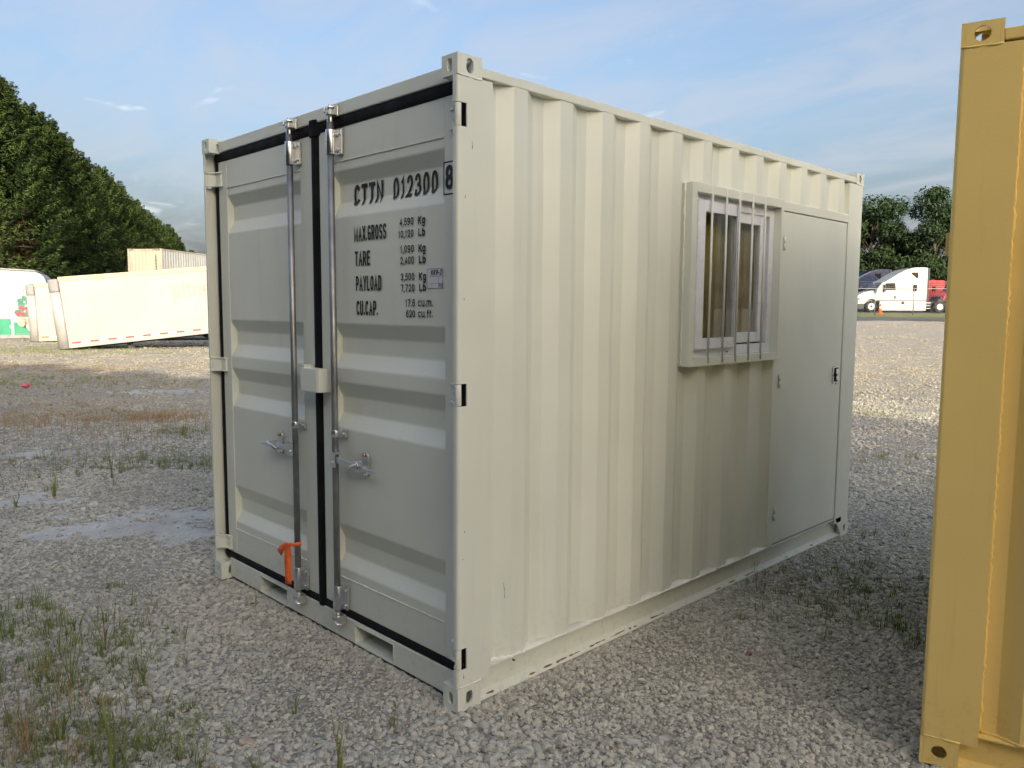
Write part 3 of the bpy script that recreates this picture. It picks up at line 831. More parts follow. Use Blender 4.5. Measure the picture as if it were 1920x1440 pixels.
        MB().tube([(.012, 3.317, 1.142), (.016, 3.315, 1.12), (.012, 3.316, 1.10), (.008, 3.321, 1.085)], .0014, 6).build('key_cord', M['blackplastic'], d)
        # gusset at the rear bottom corner
        MB().prism([(3.440, .139), (3.532, .139), (3.532, .020), (3.50, .060)], 'x', -.0085, -.0015).build('gusset', P, root)
        # window
        wn = empty('window'); wn.parent = root
        p_ = .033
        q = MB(); fo = .045
        q.box(-.046, p_, wy0, wy0 + fo, wz0, wz1); q.box(-.046, p_, wy1 - .030, wy1, wz0, wz1)
        q.box(-.046, p_, wy0 + fo, wy1 - .030, wz1 - fo, wz1); q.box(-.046, p_, wy0 + fo, wy1 - .030, wz0, wz0 + fo)
        q.build('window_frame', P, wn, .003)
        u = M['upvc']
        iy0, iy1, iz0, iz1 = wy0 + fo + .001, wy1 - .031, wz0 + fo + .001, wz1 - fo - .001
        q = MB(); ft = .052
        for (ya, yb, za, zb) in ((iy0, iy0 + ft, iz0, iz1), (iy1 - ft, iy1, iz0, iz1), (iy0 + ft, iy1 - ft, iz0, iz0 + ft), (iy0 + ft, iy1 - ft, iz1 - ft, iz1)):
            q.box(-.05, -.012, ya, yb, za, zb)
        q.build('outer_sash_frame', u, wn, .002)
        def sash(ya, yb, za, zb, x0, x1, st, st2):
            s_ = MB()
            s_.box(x0, x1, ya, ya + st, za, zb); s_.box(x0, x1, yb - st2, yb, za, zb)
            s_.box(x0, x1, ya + st, yb - st2, za, za + .056); s_.box(x0, x1, ya + st, yb - st2, zb - .056, zb)
            s_.build('sash', u, wn, .003)
            g_ = MB(); g_.box((x0 + x1) / 2 - .002, (x0 + x1) / 2 + .002, ya + st - .004, yb - st2 + .004, za + .052, zb - .052); g_.build('pane', M['glass'], wn)
        sash(1.585, 1.995, iz0 + .040, iz1 - .030, -.016, .014, .070, .030)
        sash(1.985, iy1 - .075, iz0 + .062, iz1 - .052, -.050, -.0205, .030, .070)
        for by in (1.683, 1.823, 1.956, 2.096, 2.234):
            b_ = MB(); b_.tube([(p_ - .001, by, wz0 + .012), (p_ - .001, by, wz1 - .010)], .0062, 12); b_.build('security_bar', M['barpaint'], wn)
        MB().box(-.011, -.010, 1.93, 1.955, iz0 + .012, iz0 + .018).build('drain_slot', M['dark'], wn)
        # room behind: back lining and a hanging curtain
        zc = [(y, -.078 + .013 * math.sin(y * 75) + .007 * math.sin(y * 31)) for y in np.linspace(1.60, 2.40, 120)]
        MB().add([(x, y, z) for y, x in zc for z in (1.2, 2.3)], [(2 * i, 2 * i + 2, 2 * i + 3, 2 * i + 1) for i in range(len(zc) - 1)], True).build('curtain', M['curtain'], wn, fix=False)
        MB().box(-W + .07, -W + .08, .2, L - .1, .15, 2.42).build('wall_lining', M['lining'], root)
        # weld beads round the frame, jamb and rail
        wd = M['cream'] if paint == 'cream' else P
        bead('weld_bead', M['weld'], root, [(-.012, wy0 - .002, wz0), (-.012, wy0 - .002, wz1 + .002)], .0045, 1)
        bead('weld_bead', M['weld'], root, [(-.006, wy0, wz1 + .003), (-.006, wy1, wz1 + .003)], .0045, 2)
        bead('weld_bead', P, root, [(-.004, 2.4575, .15), (-.004, 2.4575, 1.285)], .0042, 3)
        bead('weld_bead', P, root, [(-.004, 2.4575, 2.22), (-.004, 2.4575, 2.43)], .0042, 4)
        bead('weld_bead', M['weld'], root, [(-.006, 2.53, 2.2175), (-.006, 3.43, 2.2175)], .0035, 5)
        pts = [(x + .003, y, .1425) for y, x in corr(.18, 2.455)]
        bead('weld_bead', M['weld'], root, pts, .0058, 6)
        # ragged strip in every recess, its white standing in for the sky-lit rail ledge
        for k in range(8):
            y0_ = .292 + .2705 * k + .074 + .01; y1_ = y0_ + .18
            if y1_ > 2.45: break
            rr = random.Random(k); s_ = []
            for i in range(13):
                y_ = y0_ + (y1_ - y0_) * i / 12; env = math.sin(math.pi * i / 12) ** .5
                s_.append((y_, env))
            vv = []; ff = []
            for i, (y_, e_) in enumerate(s_):
                vv += [(-.003, y_, .1395), (-.006 - .030 * e_, y_, .1400 + .012 * e_ * rr.uniform(.7, 1.3)), (-.042, y_, .139)]
            for i in range(12):
                for j in range(2): ff.append((i * 3 + j, i * 3 + 3 + j, i * 3 + 4 + j, i * 3 + 1 + j))
            MB().add(vv, ff, True).build('ledge_strip', M['weld'], root, fix=False)
    else:
        wall_panel('wall_panel', P, root, .174, 3.434, .1405, 2.44)
        bead('weld_bead', P, root, [(-.036, .1765, .15), (-.036, .1765, 2.43)], .006, 9)
        bead('weld_bead', P, root, [(x + .003, y, .1425) for y, x in corr(.18, 3.43)], .005, 6)
    for cz in (CB + .001, H - CT - .001):
        bead('weld_bead', M['weld'] if paint == 'cream' else P, root, [(.0, .006, cz), (.0, CL, cz)], .0035, 11)
    # cargo doors
    for side in (1, -1):
        d = empty('cargo_door'); d.parent = root
        tag(d, None)
        def X(v): return v if side > 0 else -W - v
        def bx(mb, xa, xb, *r_): mb.box(*sorted((X(xa), X(xb))), *r_)
        # leaf: stiles, rails, pressed panel
        f_ = MB()
        bx(f_, -.155, -.055, .066, .110, .158, 2.386); bx(f_, -1.07, -.955, .066, .110, .158, 2.386)
        bx(f_, -.955, -.155, .0675, .110, 2.236, 2.386); bx(f_, -.955, -.155, .0675, .110, .158, .305)
        f_.build('door_frame', P, d, .003)
        vv = []; ff = []
        for z, r_ in ZB:
            vv += [(X(-.956), DY + .0008 + DREC * r_, z), (X(-.154), DY + .0008 + DREC * r_, z)]
        for i in range(len(ZB) - 1): ff.append((2 * i, 2 * i + 1, 2 * i + 3, 2 * i + 2))
        pn = MB().add(vv, ff).build('door_panel', P, d, fix=False)
        b_ = pn.modifiers.new('bevel', 'BEVEL'); b_.width = .006; b_.segments = 3; b_.limit_method = 'ANGLE'; b_.angle_limit = R(15)
        bead('weld_bead', M['weld'] if paint == 'cream' else P, d, [(X(-.95), .0665, .305), (X(-.16), .0665, .305)], .0028, 21)
        bead('weld_bead', P, d, [(X(-.95), .0665, 2.236), (X(-.16), .0665, 2.236)], .0026, 22)
        # rubber gasket, a bulged strip round the leaf
        def strip(a_, b_, n_, wd_, depth=.012):
            """half-round strip between a_ and b_ (x,z), width direction n_"""
            g_ = MB(); a3, b3 = np.array([a_[0], .064, a_[1]]), np.array([b_[0], .064, b_[1]])
            nn = np.array([n_[0], 0, n_[1]]); k = 7
            ring = [(nn * (-wd_ / 2 + wd_ * i / (k - 1)) + np.array([0, -depth * math.sin(math.pi * i / (k - 1)) ** .6, 0])) for i in range(k)] + [nn * wd_ / 2 + np.array([0, .03, 0]), -nn * wd_ / 2 + np.array([0, .03, 0])]
            vs_ = [a3 + r_ for r_ in ring] + [b3 + r_ for r_ in ring]; m_ = len(ring)
            g_.add(vs_, [(i, (i + 1) % m_, (i + 1) % m_ + m_, i + m_) for i in range(m_)] + [tuple(range(m_)), tuple(range(2 * m_ - 1, m_ - 1, -1))])
            return g_
        g_ = MB()
        for args in (((X(-1.09), 2.410), (X(-.02), 2.410), (0, 1), .047), ((X(-1.09), .139), (X(-.02), .139), (0, 1), .036), ((X(-.038), .122), (X(-.038), 2.434), (1, 0), .033)):
            q = strip(*args, depth=.005); g_.add(q.v, q.f)
        if side > 0:
            q = strip((-1.10, .118), (-1.10, 2.436), (1, 0), .058, .014); g_.add(q.v, q.f)
            q = strip((-1.10, 2.375), (-1.10, 2.447), (1, 0), .088, .020); g_.add(q.v, q.f)
        g_.build('gasket', M['rubber'], d, fix=False)
        # hinges
        for hz_ in HINGE_Z:
            h_ = MB()
            h_.tube([(X(-.0135), .0135, hz_ - .041), (X(-.0135), .0135, hz_ + .041)], .0125, 16)
            pl = [(-.016, .004), (-.030, .004), (-.062, .040), (-.100, .046), (-.108, .056), (-.108, .0655), (-.094, .0655), (-.055, .056), (-.022, .022)]
            for z0_, z1_ in ((hz_ - .040, hz_ - .032), (hz_ + .032, hz_ + .040)):
                h_.prism([(X(a_), b2) for a_, b2 in pl], 'z', z0_, z1_)
            pl2 = [(-.020, .010), (-.030, .012), (-.060, .050), (-.100, .055), (-.104, .0655), (-.055, .060), (-.024, .026)]
            h_.prism([(X(a_), b2) for a_, b2 in pl2], 'z', hz_ - .032, hz_ + .032)
            h_.tube([(X(-.083), .058, hz_), (X(-.083), .050, hz_)], .006, 8)
            h_.build('hinge', P, d, .002)
        # locking bar with its guides, cams and handle
        bxp = -.910 if side > 0 else -.925      # distance from the post side
        if side < 0: bxp = -(W - 1.278)
        yb = .030; xb_ = X(bxp)
        MB().tube([(xb_, yb, .150), (xb_, yb, 2.405)], .0153, 20).build('locking_bar', M['bar'], d)
        for zc_, hh in ((2.318, .054), (.215, .058), (1.000, .016)):
            g2 = MB()
            g2.tube([(xb_, yb, zc_ - hh), (xb_, yb, zc_ + hh)], .0215 if hh > .03 else .0225, 20)
            ex = .052
            g2.box(xb_, xb_ + ex, .052, .0645, zc_ - hh, zc_ + hh)
            g2.box(xb_ + .006, xb_ + .022, yb, .058, zc_ - hh, zc_ + hh)
            for zz_ in ((zc_ - hh * .62, zc_ + hh * .62) if hh > .03 else (zc_,)):
                g2.tube([(xb_ + .040, .052, zz_), (xb_ + .040, .042, zz_)], .0065, 8)
                g2.tube([(xb_ - .012, yb - .016, zz_), (xb_ - .0135, yb - .0185, zz_)], .003, 6)
            g2.build('bar_guide', M['zinc'], d, .0015)
        for zc_, sg in ((2.452, 1), (.108, -1)):
            c_ = MB()
            c_.tube([(xb_, yb, zc_ - sg * .062), (xb_, yb, zc_ - sg * .008)], .0145, 16)
            c_.tube([(xb_, yb, zc_ - sg * .018), (xb_, yb, zc_ - sg * .004)], .020, 16)
            c_.box(xb_ - .014, xb_ + .012, yb - .016, yb + .014, zc_ - .012, zc_ + .020 * (1 if sg > 0 else .4))
            c_.build('cam_end', M['cast'], d, .003)
            k_ = MB()
            k_.box(xb_ - .028, xb_ + .034, .046, .0555, zc_ - .022, zc_ + .026)
            k_.box(xb_ + .018, xb_ + .034, yb - .022, .046, zc_ - .020, zc_ + .024)
            k_.box(xb_ - .028, xb_ - .017, yb - .020, .046, zc_ - .004, zc_ + .020)
            k_.tube([(xb_ + .012, yb - .020, zc_ + sg * .006), (xb_ + .036, yb - .026, zc_ + sg * .010), (xb_ + .040, yb - .004, zc_ + sg * .012)], .0075, 8)
            k_.build('cam_keeper', M['cast'], d, .003)
        sd = 1 if side > 0 else -1
        hz0 = .880
        hb = MB()
        hb.box(*sorted((xb_ - sd * .010, xb_ + sd * .032)), yb - .024, yb - .019, hz0 - .036, hz0 + .036)
        hb.box(*sorted((xb_ + sd * .014, xb_ + sd * .032)), yb - .024, yb + .012, hz0 + .026, hz0 + .036)
        hb.tube([(xb_ + sd * .010, yb - .024, hz0 - .012), (xb_ + sd * .010, yb - .030, hz0 - .012)], .006, 8)
        hb.build('handle_hub', M['zinc'], d, .0015)
        lv = MB()
        z_a, z_b = hz0 + .002, hz0 - .008
        xa_, xm_, xe_ = xb_ + sd * .030, xb_ + sd * .165, xb_ + sd * .335
        def bar(x0_, z0_, x1_, z1_, hh, yy=.014):
            lv.add([(x0_, yy, z0_ - hh), (x1_, yy, z1_ - hh), (x1_, yy, z1_ + hh), (x0_, yy, z0_ + hh), (x0_, yy + .007, z0_ - hh), (x1_, yy + .007, z1_ - hh), (x1_, yy + .007, z1_ + hh), (x0_, yy + .007, z0_ + hh)],
                   [(0, 1, 2, 3), (7, 6, 5, 4), (0, 4, 5, 1), (1, 5, 6, 2), (2, 6, 7, 3), (3, 7, 4, 0)])
        bar(xa_, z_a, xm_, z_b, .014); bar(xm_, z_b, xe_, z_b - .006, .0085)
        lv.build('handle_lever', M['zinc'], d, .0015)
        xh = xb_ + sd * .205
        hp = MB()
        ov = [(.023 * math.cos(t_) * 1.0, .036 * math.copysign(1, math.sin(t_)) + .023 * math.sin(t_)) for t_ in np.linspace(0, 2 * math.pi, 24, endpoint=False)]
        hp.prism([(xh + u_, hz0 + v_) for u_, v_ in ov], 'y', .056, .0665)
        hp.box(xh - .014, xh + .014, .006, .056, hz0 - .022, hz0 - .010)
        hp.tube([(xh - sd * .05, .008, hz0 - .020), (xh - sd * .012, -.002, hz0 - .002), (xh + sd * .030, .004, hz0 + .010)], .0105, 10)
        hp.box(*sorted((xh - .010, xh + .016)), -.004, .03, hz0 - .006, hz0 + .022)
        hp.tube([(xh, .056, hz0 - .046), (xh, .044, hz0 - .046)], .008, 10)
        hp.build('handle_catch', M['zinc'], d, .0015)
        MB().tube([(xh, .056, hz0 + .044), (xh, .045, hz0 + .044)], .009, 6).build('handle_bolt', M['brass'], d)
        if lettering and side > 0:
            Zt = 2.128; Zb = 2.036
            text_mesh('CTTN', (-.833, -.607, Zb, Zt), d, weight=.185, gap=.22)
            text_mesh('012300', (-.537, -.237, Zb, Zt), d, weight=.165, gap=.30)
            text_mesh('8', (-.147, -.100, 2.036, 2.128), d, weight=.17, y=.066)
            q = MB(); 
            for r_ in ((-.160, -.155, 2.016, 2.142), (-.092, -.087, 2.016, 2.142), (-.155, -.092, 2.016, 2.021), (-.155, -.092, 2.137, 2.142)):
                q.box(r_[0], r_[1], .0648, .0656, r_[2], r_[3])
            q.build('check_digit_box', M['black'], d)
            for tx, bx_ in (('MAX.GROSS', (-.784, -.540, 1.873, 1.938)), ('4,590', (-.446, -.352, 1.915, 1.949)), ('Kg', (-.322, -.276, 1.911, 1.949)), ('10,120', (-.455, -.352, 1.866, 1.900)), ('Lb', (-.320, -.276, 1.870, 1.901)),
                            ('TARE', (-.781, -.662, 1.766, 1.830)), ('1,090', (-.443, -.350, 1.804, 1.838)), ('Kg', (-.320, -.274, 1.800, 1.838)), ('2,400', (-.443, -.350, 1.757, 1.792)), ('Lb', (-.318, -.272, 1.761, 1.792)),
                            ('PAYLOAD', (-.775, -.578, 1.656, 1.721)), ('3,500', (-.441, -.348, 1.691, 1.725)), ('Kg', (-.318, -.272, 1.686, 1.725)), ('7,720', (-.440, -.347, 1.645, 1.679)), ('Lb', (-.316, -.272, 1.650, 1.680)),
                            ('CU.CAP.', (-.773, -.607, 1.548, 1.612)), ('17.6', (-.410, -.345, 1.587, 1.618)), ('cu.m.', (-.325, -.228, 1.588, 1.621)), ('620', (-.405, -.345, 1.543, 1.573)), ('cu.ft.', (-.325, -.228, 1.544, 1.576))):
                text_mesh(tx, bx_, d, weight=.135 if tx[0].isdigit() else (.12 if tx[0].islower() else (.15 if len(tx) == 2 else .19)), gap=.24 if tx[0].isdigit() else .20)
            # paper lot sticker
            sx0, sx1, sz0, sz1 = -.266, -.1665, 1.660, 1.738
            MB().box(sx0, sx1, DY - .0012, DY - .0004, sz0, sz1).build('sticker', M['sticker'], d)
            q = MB(); t_ = .0016
            for r_ in ((sx0, sx1, sz0, sz0 + t_), (sx0, sx1, sz1 - t_, sz1), (sx0, sx0 + t_, sz0, sz1), (sx1 - t_, sx1, sz0, sz1)): q.box(r_[0], r_[1], DY - .0018, DY - .0013, r_[2], r_[3])
            q.build('sticker_border', M['blue'], d)
            q = MB()
            for r_ in ((sx0 + .004, sx1 - .004, 1.706, 1.707), (sx0 + .004, sx1 - .004, 1.679, 1.680), (-.196, -.195, 1.664, 1.706), (-.238, -.237, 1.664, 1.679)): q.box(r_[0], r_[1], DY - .0018, DY - .0013, r_[2], r_[3])
            q.build('sticker_ruling', M['greyprint'], d)
            text_mesh('KK9-2', (-.239, -.172, 1.712, 1.733), d, 'handwriting', y=DY - .001, bold=.004, shear=.004)
            text_mesh('7/2', (-.194, -.169, 1.664, 1.678), d, 'handwriting', y=DY - .001, shear=.004)
    # lock box over the meeting of the doors
    lb = MB(); z0_, z1_ = lock_z - .055, lock_z + .055
    if office:
        lb.prism([(-1.142, -.012), (-.998, -.012), (-.985, -.006), (-.978, .006), (-.978, .062), (-.984, .062), (-.986, .0), (-1.0, -.006), (-1.142, -.006)], 'z', z0_, z1_)
        lb.box(-1.142, -.99, -.006, .05, z1_ - .006, z1_ - .001)
        lb.box(-1.138, -1.132, -.006, .0655, z0_ + .004, z1_ - .006)
        lb.box(-1.165, -1.128, .010, .0655, z1_ + .006, z1_ + .012)
        lb.box(-1.135, -1.128, .0, .0655, z1_ - .006, z1_ + .012)
    else:
        lb.box(-1.15, -1.0, .022, .0655, z0_, z1_); lb.box(-1.16, -.99, .032, .0655, z0_ - .05, z0_)
        lb.box(-1.02, -.99, -.042, .0655, z0_ + .01, z1_)
    lb.build('lock_box', P, root, .003)
    return root

cream = build_container('storage_container', (0, 0, 0), 0, 'cream', 'cream shipping container office with cargo doors, barred window and side door')
yellow = build_container('storage_container', (Y0[0], Y0[1], 0), YA - math.pi / 2 + math.pi, 'yellow', 'yellow steel shipping container cut off at the edge beside the cream one', lettering=False, office=False, big_hole=True, lock_z=1.87)
yellow.rotation_euler = (0, 0, YA - math.pi / 2)
yellow.scale = (1, 1, 1.0)

# small marks on the cream walls: scrapes through the paint
def scrape(pts, wd, x=.0004):
    mb = MB()
    for i in range(len(pts) - 1):
        (a0, b0), (a1, b1) = pts[i], pts[i + 1]
        t = np.array([a1 - a0, b1 - b0]); t /= np.linalg.norm(t); n = np.array([-t[1], t[0]]) * wd * (1 - abs(2 * i / (len(pts) - 1) - 1) * .5)
        x0, x1 = x, x
        mb.add([(x0, a0 - n[0], b0 - n[1]), (x1, a1 - n[0], b1 - n[1]), (x1, a1 + n[0], b1 + n[1]), (x0, a0 + n[0], b0 + n[1])], [(0, 1, 2, 3)])
    mb.build('scrape_mark', M['scratch'], cream, fix=False)
def wallx(y):
    pr = corr(.174, 2.45); return float(np.interp(y, [q[0] for q in pr], [q[1] for q in pr]))
scrape([(.340, .135), (.336, .118), (.338, .100), (.352, .094)], .0045, -.0395 + .0008)
scrape([(.362, .108), (.376, .112)], .002, -.0392)
for yy_, zz_, ln in ((.006, .20, .012), (.008, .155, .02), (.004, .62, .006), (.012, .73, .01), (.015, 2.0, .012), (.01, 1.62, .008), (.05, 2.2, .03)):
    scrape([(yy_ + .02, zz_), (yy_ + .022, zz_ - ln * .5), (yy_ + .021, zz_ - ln)], .0016, .0006)

# ------------------------------------------------------------------ orange flagging tape on the left locking bar
def ribbon():
    r = empty('flagging_tape', (-1.278, .03, .39))
    tag(r, 'bright orange flagging tape tied round the left locking bar', 'ribbon')
    mb = MB(); n = 20
    rings = []
    for k in range(n + 1):
        a_ = 2 * math.pi * k / n
        rr = .0185 + .0015 * math.sin(3 * a_)
        tilt = .006 * math.cos(a_)
        rings.append([(rr * math.cos(a_), rr * math.sin(a_), -.011 + tilt + .002 * math.sin(5 * a_)), ((rr + .002) * math.cos(a_), (rr + .002) * math.sin(a_), tilt), (rr * math.cos(a_), rr * math.sin(a_), .011 + tilt)])
    vs = [q for rg in rings for q in rg]
    mb.add(vs, [(i * 3 + j, i * 3 + 3 + j, i * 3 + 4 + j, i * 3 + 1 + j) for i in range(n) for j in range(2)], True)
    o = mb.build('loop', M['orange'], r, fix=False); o.modifiers.new('sheet', 'SOLIDIFY').thickness = .0006
    mb = MB().tube([(-.026, -.022, .004), (-.018, -.026, .002), (-.006, -.024, .000)], [.006, .0095, .007], 8)
    mb.build('knot', M['orange'], r)
    def tail(path, widths, twist):
        mb = MB(); vs = []
        for i, (p_, w_) in enumerate(zip(path, widths)):
            p_ = np.array(p_); t = np.array(path[min(i + 1, len(path) - 1)]) - np.array(path[max(i - 1, 0)]); t = t / np.linalg.norm(t)
            s_ = np.cross(t, np.array([-.72, .69, 0])); s_ = s_ / np.linalg.norm(s_)
            q = np.cross(t, s_); a_ = twist * i
            d = s_ * math.cos(a_) + q * math.sin(a_)
            vs += [p_ - d * w_, p_ + q * .0015 * math.sin(i * 2.1), p_ + d * w_]
        mb.add(vs, [(i * 3 + j, i * 3 + 3 + j, i * 3 + 4 + j, i * 3 + 1 + j) for i in range(len(path) - 1) for j in range(2)], True)
        o = mb.build('tail', M['orange'], r, fix=False); o.modifiers.new('sheet', 'SOLIDIFY').thickness = .0006
    tail([(-.020, -.026, .002), (-.036, -.030, -.010), (-.044, -.031, -.030), (-.046, -.030, -.060), (-.046, -.031, -.10), (-.047, -.029, -.14), (-.046, -.030, -.18), (-.047, -.030, -.212)], [.004, .010, .016, .0175, .018, .0175, .018, .0175], .03)
    tail([(-.022, -.026, .002), (-.048, -.034, -.002), (-.074, -.038, -.020), (-.098, -.040, -.042), (-.118, -.038, -.064)], [.004, .010, .015, .018, .020], .12)
    return r
ribbon()

# dark scratches over the dent in the long wall
for (ya, za, yb_, zb_) in ((.262, .462, .272, .420), (.272, .420, .269, .394), (.180, .398, .184, .368), (.196, .372, .200, .356)):
    xx_ = wallx((ya + yb_) / 2)
    dx = sum(dp * math.exp(-((((ya + yb_) / 2) - a_) / ry) ** 2 - (((za + zb_) / 2 - b_) / rz_) ** 2) for a_, b_, ry, rz_, dp in [(.245, .42, .055, .10, .010), (.27, .30, .07, .10, .006), (.36, .20, .1, .08, .008)])
    scrape([(ya, za), ((ya + yb_) / 2 + .001, (za + zb_) / 2), (yb_, zb_)], .0011, xx_ - dx + .0045)

# ------------------------------------------------------------------ trees
def leaf_mat(name, dark, light, rough=.6):
    m, t, b = mk(name)
    a_ = N(t, 'ShaderNodeAttribute'); a_.attribute_name = 'tint'
    oi = N(t, 'ShaderNodeObjectInfo')
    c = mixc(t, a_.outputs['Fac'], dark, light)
    c = mixc(t, ramp(t, oi.outputs['Random'], 0, 1, 0, .22), c, tuple(q * .6 for q in dark))
    t.links.new(c, b.inputs['Base Color']); b.inputs['Roughness'].default_value = rough
    b.inputs['Specular IOR Level'].default_value = .25
    b.inputs['Subsurface Weight'].default_value = 0
    return m
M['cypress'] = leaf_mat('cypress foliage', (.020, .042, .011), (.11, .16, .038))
M['dead'] = leaf_mat('dead inner twigs', (.045, .025, .014), (.13, .07, .035))
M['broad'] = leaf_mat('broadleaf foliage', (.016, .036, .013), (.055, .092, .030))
M['bark'] = pbr('bark', (.11, .08, .055), .9, var=.3, vscale=8, bump=.6, bscale=20)

def leaf_cloud(name, mat, parent, C, Nrm, size, tint, rng, along=None, wid=.38):
    """C centres, Nrm facing dirs, size array -> one mesh of small bent leaf faces"""
    n = len(C)
    a_ = rng.normal(size=(n, 3)); u = np.cross(Nrm, a_); u /= np.linalg.norm(u, axis=1)[:, None] + 1e-9
    if along is not None:
        u = along - Nrm * np.sum(along * Nrm, 1)[:, None]; u /= np.linalg.norm(u, axis=1)[:, None] + 1e-9
    v = np.cross(Nrm, u)
    s = size[:, None]
    p0 = C - u * s * .9; p1 = C + v * s * wid + Nrm * s * .10; p2 = C + u * s * 1.1 - Nrm * s * .18; p3 = C - v * s * wid + Nrm * s * .10
    V = np.stack([p0, p1, p2, p3], 1).reshape(-1, 3)
    me = bpy.data.meshes.new(name)
    me.vertices.add(4 * n); me.vertices.foreach_set('co', V.astype(np.float32).ravel())
    me.loops.add(4 * n); me.loops.foreach_set('vertex_index', np.arange(4 * n, dtype=np.int32))
    me.polygons.add(n); me.polygons.foreach_set('loop_start', np.arange(0, 4 * n, 4, dtype=np.int32))
    me.update(calc_edges=True)
    at2 = me.attributes.new('tint', 'FLOAT', 'POINT'); at2.data.foreach_set('value', np.repeat(tint, 4).astype(np.float32))
    me.materials.append(mat)
    o = bpy.data.objects.new(name, me); COL.objects.link(o); o.parent = parent
    return o

def make_cypress(seed, ht, rad, label, tufts=640, per=88, lsize=1.0):
    rng = np.random.default_rng(seed)
    root = empty('cypress_tree'); tag(root, label, 'tree', 'evergreen trees in the tall row')
    mb = MB().tube([(0, 0, -.1), (.05, 0, ht * .3), (0, .04, ht * .7), (0, 0, ht * .97)], [.24, .19, .10, .02], 8)
    mb.build('trunk', M['bark'], root)
    # branch-end tufts spread over a tall cone with a blunt, ragged outline
    h = rng.uniform(.06, 1, tufts) ** .85
    ang = rng.uniform(0, 6.283, tufts)
    prof = rad * (1 - h ** 2.1) ** .62 * (.82 + .18 * np.sin(h * 9 + seed)) + .10
    lobes = 1 + .14 * np.sin(3 * ang + seed) + .10 * np.sin(5 * ang + h * 8)
    rr = prof * lobes * rng.uniform(.62, 1.08, tufts)
    T = np.stack([rr * np.cos(ang), rr * np.sin(ang), h * ht], -1)
    outw = np.stack([np.cos(ang), np.sin(ang), .35 + .9 * h], -1); outw /= np.linalg.norm(outw, axis=1)[:, None]
    tl = (.40 + .36 * (1 - h)) * rng.uniform(.75, 1.5, tufts)
    C = []; NN = []; S = []; TI = []; AL = []
    for k in range(tufts):
        m = int(per * (.6 + .7 * tl[k] / .6))
        s_ = rng.uniform(-1.1, 1, m)                       # along the branch, tip at +1
        wd = tl[k] * .50 * np.clip(1 - ((s_ + .55) / 1.6) ** 2, .03, 1)
        e = rng.normal(size=(m, 3)); e -= outw[k] * (e @ outw[k])[:, None]; e /= np.linalg.norm(e, axis=1)[:, None] + 1e-9
        c = T[k] + outw[k] * (s_ * tl[k])[:, None] + e * (wd * rng.uniform(.3, 1, m) ** .5)[:, None]
        nn = e * .55 + outw[k] * .45 + np.array([0, 0, .55]) + rng.normal(size=(m, 3)) * .35
        nn /= np.linalg.norm(nn, axis=1)[:, None]
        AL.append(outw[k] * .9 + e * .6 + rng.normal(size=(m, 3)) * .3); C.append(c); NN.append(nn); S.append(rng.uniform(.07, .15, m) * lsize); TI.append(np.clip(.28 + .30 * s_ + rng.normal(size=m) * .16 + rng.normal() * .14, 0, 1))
    C = np.concatenate(C); NN = np.concatenate(NN)
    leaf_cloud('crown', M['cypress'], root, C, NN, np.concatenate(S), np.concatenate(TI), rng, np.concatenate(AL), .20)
    # bare brown inner wood low down
    mb = MB()
    for k in range(46):
        z = rng.uniform(.3, ht * .5); a2 = rng.uniform(0, 6.283); ln = rad * rng.uniform(.55, .95)
        mb.tube([(0, 0, z), (ln * .5 * math.cos(a2), ln * .5 * math.sin(a2), z + .05), (ln * math.cos(a2), ln * math.sin(a2), z - .12 + .2 * rng.uniform())], [.035, .022, .008], 5)
    mb.build('limbs', M['bark'], root)['kind'] = 'stuff'
    m = 2600
    z = rng.uniform(.05, .5, m) * ht; a2 = rng.uniform(0, 6.283, m); q = rad * rng.uniform(.2, .72, m)
    Cd = np.stack([q * np.cos(a2), q * np.sin(a2), z], -1); Nd = rng.normal(size=(m, 3)); Nd /= np.linalg.norm(Nd, axis=1)[:, None]
    leaf_cloud('dead_twigs', M['dead'], root, Cd, Nd, rng.uniform(.06, .16, m), rng.uniform(0, 1, m), rng)
    return root

protos = [make_cypress(3 + k, 14.2, 3.0, 'x') for k in range(3)] + [make_cypress(13, 14.2, 3.0, 'x', 420, 26, 2.6)]
used = [False] * 4
def plant_cypress(k, x, y, s, rz, label, group):
    if not used[k]: o = protos[k]; used[k] = True
    else: o = copy_tree(protos[k])
    o.location = (x, y, hz(x, y) - .05); o.scale = (s[0], s[0], s[1]); o.rotation_euler = (0, 0, rz)
    tag(o, label, 'tree', group)
    return o
A_ = np.array([-53.0, 10.0]); B_ = np.array([-184.0, 75.5])
dirv = (B_ - A_) / np.linalg.norm(B_ - A_)
dist = [-3.6, 0, 4.2, 8.6, 13.2, 18.2, 23.8, 29.8, 36.5, 44, 52, 61, 72, 85, 100, 118, 138]
for i, d in enumerate(dist):
    q = A_ + dirv * d + RNG.uniform(-.5, .5, 2)
    sc = 1.0 * RNG.uniform(.97, 1.04)
    lab = ('%s evergreen counted from the near end of the receding tree row' % ['first (cut by the frame)', 'second', 'third', 'fourth', 'fifth', 'sixth', 'seventh', 'eighth', 'ninth', 'tenth', 'eleventh', 'twelfth', 'thirteenth', 'fourteenth', 'fifteenth', 'sixteenth', 'seventeenth', 'last'][i])
    plant_cypress(i % 3, q[0], q[1], (1.05 * RNG.uniform(.93, 1.12), sc), RNG.uniform(0, 6.28), lab, 'evergreen trees in the tall row')
